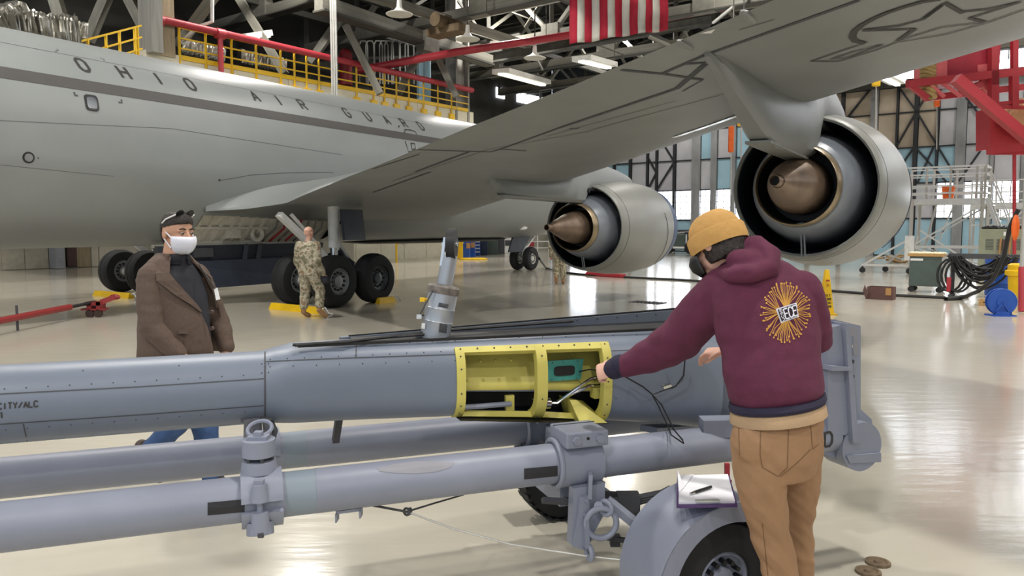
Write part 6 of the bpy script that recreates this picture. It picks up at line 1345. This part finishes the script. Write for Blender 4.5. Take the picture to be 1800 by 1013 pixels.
# ---- floor hose, tan rope heap
q = MB(); q.tube([fl(x, y)+V((0, 0, .035)) for x, y in ((1662, 526), (1600, 523), (1540, 520), (1450, 513), (1330, 504), (1200, 494), (1095, 489), (1035, 485), (990, 481), (960, 473))]+[at(948, 455, 25), at(938, 445, 28), at(928, 440, 29.5)], .035, 8)
o = q.build('air_hose', m_rubber); setp(o, 'long black hose running across the floor to the nose gear', 'hose')
q = MB(); q.tube([fl(x, y)+V((0, 0, .05)) for x, y in ((1032, 484.5), (1060, 486.5), (1098, 489))], .09, 8); o = q.build('hose_sleeve', m_red); setp(o, 'red sleeve on the black floor hose below the inboard engine', 'hose')
t, p = TH('rope_heap', 'heap of tan ropes and clear plastic on the floor by the platform', 'rope', 1560, 462)
rnd.seed(6)
for k in range(9): c = HB(p, rnd.uniform(-.9, .9), rnd.uniform(-.3, .3), .1+rnd.random()*.15); q = MB(); q.ring(c, V((rnd.uniform(-.5, .5), rnd.uniform(-.5, .5), 1)), .35, .035, 16, 5); q.build('rope_loop', m_wood if k < 5 else m_pipe, t)
# ---- tow bar
t, p = TH('tow_bar', 'red aircraft tow bar lying on the floor at the left', 'tow bar', 80, 575)
za_ = .22; P = lambda x, y, z: fl(x, y, z)
a, b_ = P(-60, 576, za_), P(123, 540, za_+.02); c = P(166, 531.5, za_+.06)
q = MB(); q.cyl(a, b_, .055, n=14); q.build('tube', mat('dull_red', '8e2e2e', .5), t); q = MB(); q.cyl(b_, c, .03, n=10); q.build('rod', m_black, t)
mdr = MATS['dull_red']
q = MB(); g_ = c; q.box(g_+V((.02, 0, -.02)), (.3, .2, .07)); q.box(g_+V((-.06, 0, -.08)), (.08, .2, .2)); q.box(g_+V((.12, 0, -.08)), (.08, .2, .2)); q.bar(g_+V((.12, 0, 0)), g_+V((.36, .12, .1)), .12, .09); q.ball(g_+V((.34, .1, .09)), .07, 10, (1.6, .8, .8)); q.box(g_+V((0, 0, -.13)), (.42, .22, .03)); q.build('head', mdr, t, False)
for x in (-.05, .11): q = MB(); w_ = V((g_.x+x, g_.y-.08, .075)); q.cyl(w_-V((0, .03, 0)), w_+V((0, .03, 0)), .075, n=16); q.build('wheel', m_brownl, t)
q = MB(); s_ = P(30, 558, za_); q.cyl(V((s_.x, s_.y, .0)), V((s_.x, s_.y, .42)), .02, n=8); q.build('stand_leg', m_seam, t)
# ---- things far under the aircraft
def crate(px, py, w_, d_, h_, mt, nm, lab, cat, extra=None):
    t, p = TH(nm, lab, cat, px, py); ubox('body', mt, t, p+V((0, 0, h_/2+.02)), (w_, d_, h_)); ubox('lid', mt, t, p+V((0, 0, h_+.04)), (w_*1.06, d_*1.06, .05))
    if extra: extra(t, p)
    return t
def lab_(t, p): ubox('sticker', m_card, t, p+V((.2, -.46, .7)), (.22, .01, .3))
crate(791, 455, .62, .6, .85, m_card, 'cardboard_carton', 'stacked brown carton left of the yellow bin far under the aircraft', 'carton', lambda t, p: ubox('upper_carton', m_card, t, p+V((0, 0, 1.1)), (.55, .55, .4)))
crate(806, 454.5, .5, .6, .95, m_yel, 'yellow_bin', 'yellow wheeled bin beside the blue bins far under the aircraft', 'bin')
crate(818, 454, .5, .7, .75, m_blue, 'blue_bin', 'shorter blue wheeled bin far under the aircraft', 'bin', lab_); crate(826, 452, .62, .7, 1.15, m_blue, 'blue_bin', 'taller blue wheeled bin far under the aircraft', 'bin', lab_)
crate(838, 450, .4, .6, 1.2, m_blue, 'drawer_cabinet', 'blue drawer cabinet with white bands far under the aircraft', 'cabinet', lambda t, p: [ubox('drawer_front', m_white, t, p+V((0, -.32, .25+.2*k)), (.4, .02, .07)) for k in range(5)])
crate(850, 449, .5, .7, 1.05, mat('dark_blue', '22304a', .5), 'dark_cart', 'dark blue cart right of the drawer cabinet', 'cart'); crate(865, 448, .7, .7, 1.1, m_green, 'grey_bin', 'dark grey bin far under the aircraft', 'bin')
crate(880, 447, .5, .7, 1.0, m_seam, 'equipment_box', 'dark equipment box left of the white crate', 'box'); crate(894, 446, .6, .7, 1.0, m_white, 'white_crate', 'white crate behind the nose gear door', 'crate', lambda t, p: ubox('dark_panel', m_seam, t, p+V((0, -.36, .7)), (.45, .02, .35)))
t, p = TH('spill_mat', 'yellow spill mat on the floor in front of the blue bins', 'mat', 829, 457); q = MB(); [q.ball(p+V((dx, 0, .03)), .45, 10, (1, .6, .2)) for dx in (-.25, .2, .45)]; fuse(q, .05, 2, 'mat_body', m_yel, t)
t, p = TH('equipment_trolley', 'white framed trolley beyond the nose wheels', 'trolley', 945, 442)
for x in (-.8, 0, .8): ubar('post', m_white, t, p+V((x, 0, 0)), p+V((x, 0, 1.3)), .08)
for z in (.25, .7, 1.25): ubar('shelf_rail', m_white, t, p+V((-.9, 0, z)), p+V((.9, 0, z)), .08)
ubox('red_case', m_red, t, p+V((-.5, 0, .5)), (.5, .4, .3))
t, p = TH('tow_tractor', 'dark grey tow tractor parked beyond the inboard engine', 'tractor', 1195, 446)
ubox('hull', m_green, t, HB(p, -.2, .6, .75), (1.6, 1.8, .95), HR); ubox('cab_box', m_navy, t, HB(p, 1.0, .6, .8), (1.1, 1.8, 1.2), HR); ubar('bumper', m_white, t, HB(p, -1, -.35, .4), HB(p, .5, -.35, .4), .12); ubar('edge_trim', m_white, t, HB(p, .58, -.32, .35), HB(p, .58, -.32, 1.25), .07)
ubar('hood_rail', m_pipe, t, HB(p, -.9, -.2, 1.3), HB(p, 1.4, -.2, 1.45), .1); ubox('engine_gear', m_seam, t, HB(p, .1, .4, 1.4), (.9, .8, .3), HR)
for x in (-.7, .9): q = MB(); c = HB(p, x, -.3, .4); q.cyl(c-H*.12, c+H*.12, .4, n=18); q.build('tyre', m_tyre, t)
t, p = TH('eyewash_post', 'yellow eyewash post against the annex wall', 'post', 697, 462); q = MB(); q.cyl(p, p+V((0, 0, 1.0)), .05, n=8); q.tube([p+V((0, 0, .9)), p+V((.2, 0, .95)), p+V((.4, 0, .9))], .04, 6); q.build('post_pipe', m_yel, t); q = MB(); q.lathe([(.05, 0), (.18, .08), (.18, .1)], M.Translation(p+V((.35, 0, .85))), 14); q.build('basin', m_pipe, t)
# ---- hanging hoists and tags in front of the hangar doors
for px, y0, y1, mt, nm, lab in ((1285, 222, 268, m_orange, 'strap', 'orange strap hanging in front of the hangar door'), (1303, 210, 222, m_yel, 'chain_hoist', 'yellow chain hoist hanging behind the outboard pylon'), (1540, 140, 152, m_yel, 'chain_hoist', 'yellow chain hoist below the white strip fixture'), (1647, 174, 188, m_orange, 'tag', 'orange tag hanging below the red stand')):
    c0 = at(px, y0, 30); t = thing(nm, lab, 'hoist', c0); q = MB(); q.box((c0+at(px, y1, 30))/2, (.2 if mt == m_orange else .3, .15, (c0-at(px, y1, 30)).length), None, .04); q.build('body', mt, t, False); q = MB(); q.cyl(at(px, y1, 30), at(px-.5, y1+75, 30), .025, n=6); q.cyl(c0, c0+V((0, 0, 5)), .02, n=6); q.build('pendant_cord', m_pipe, t)
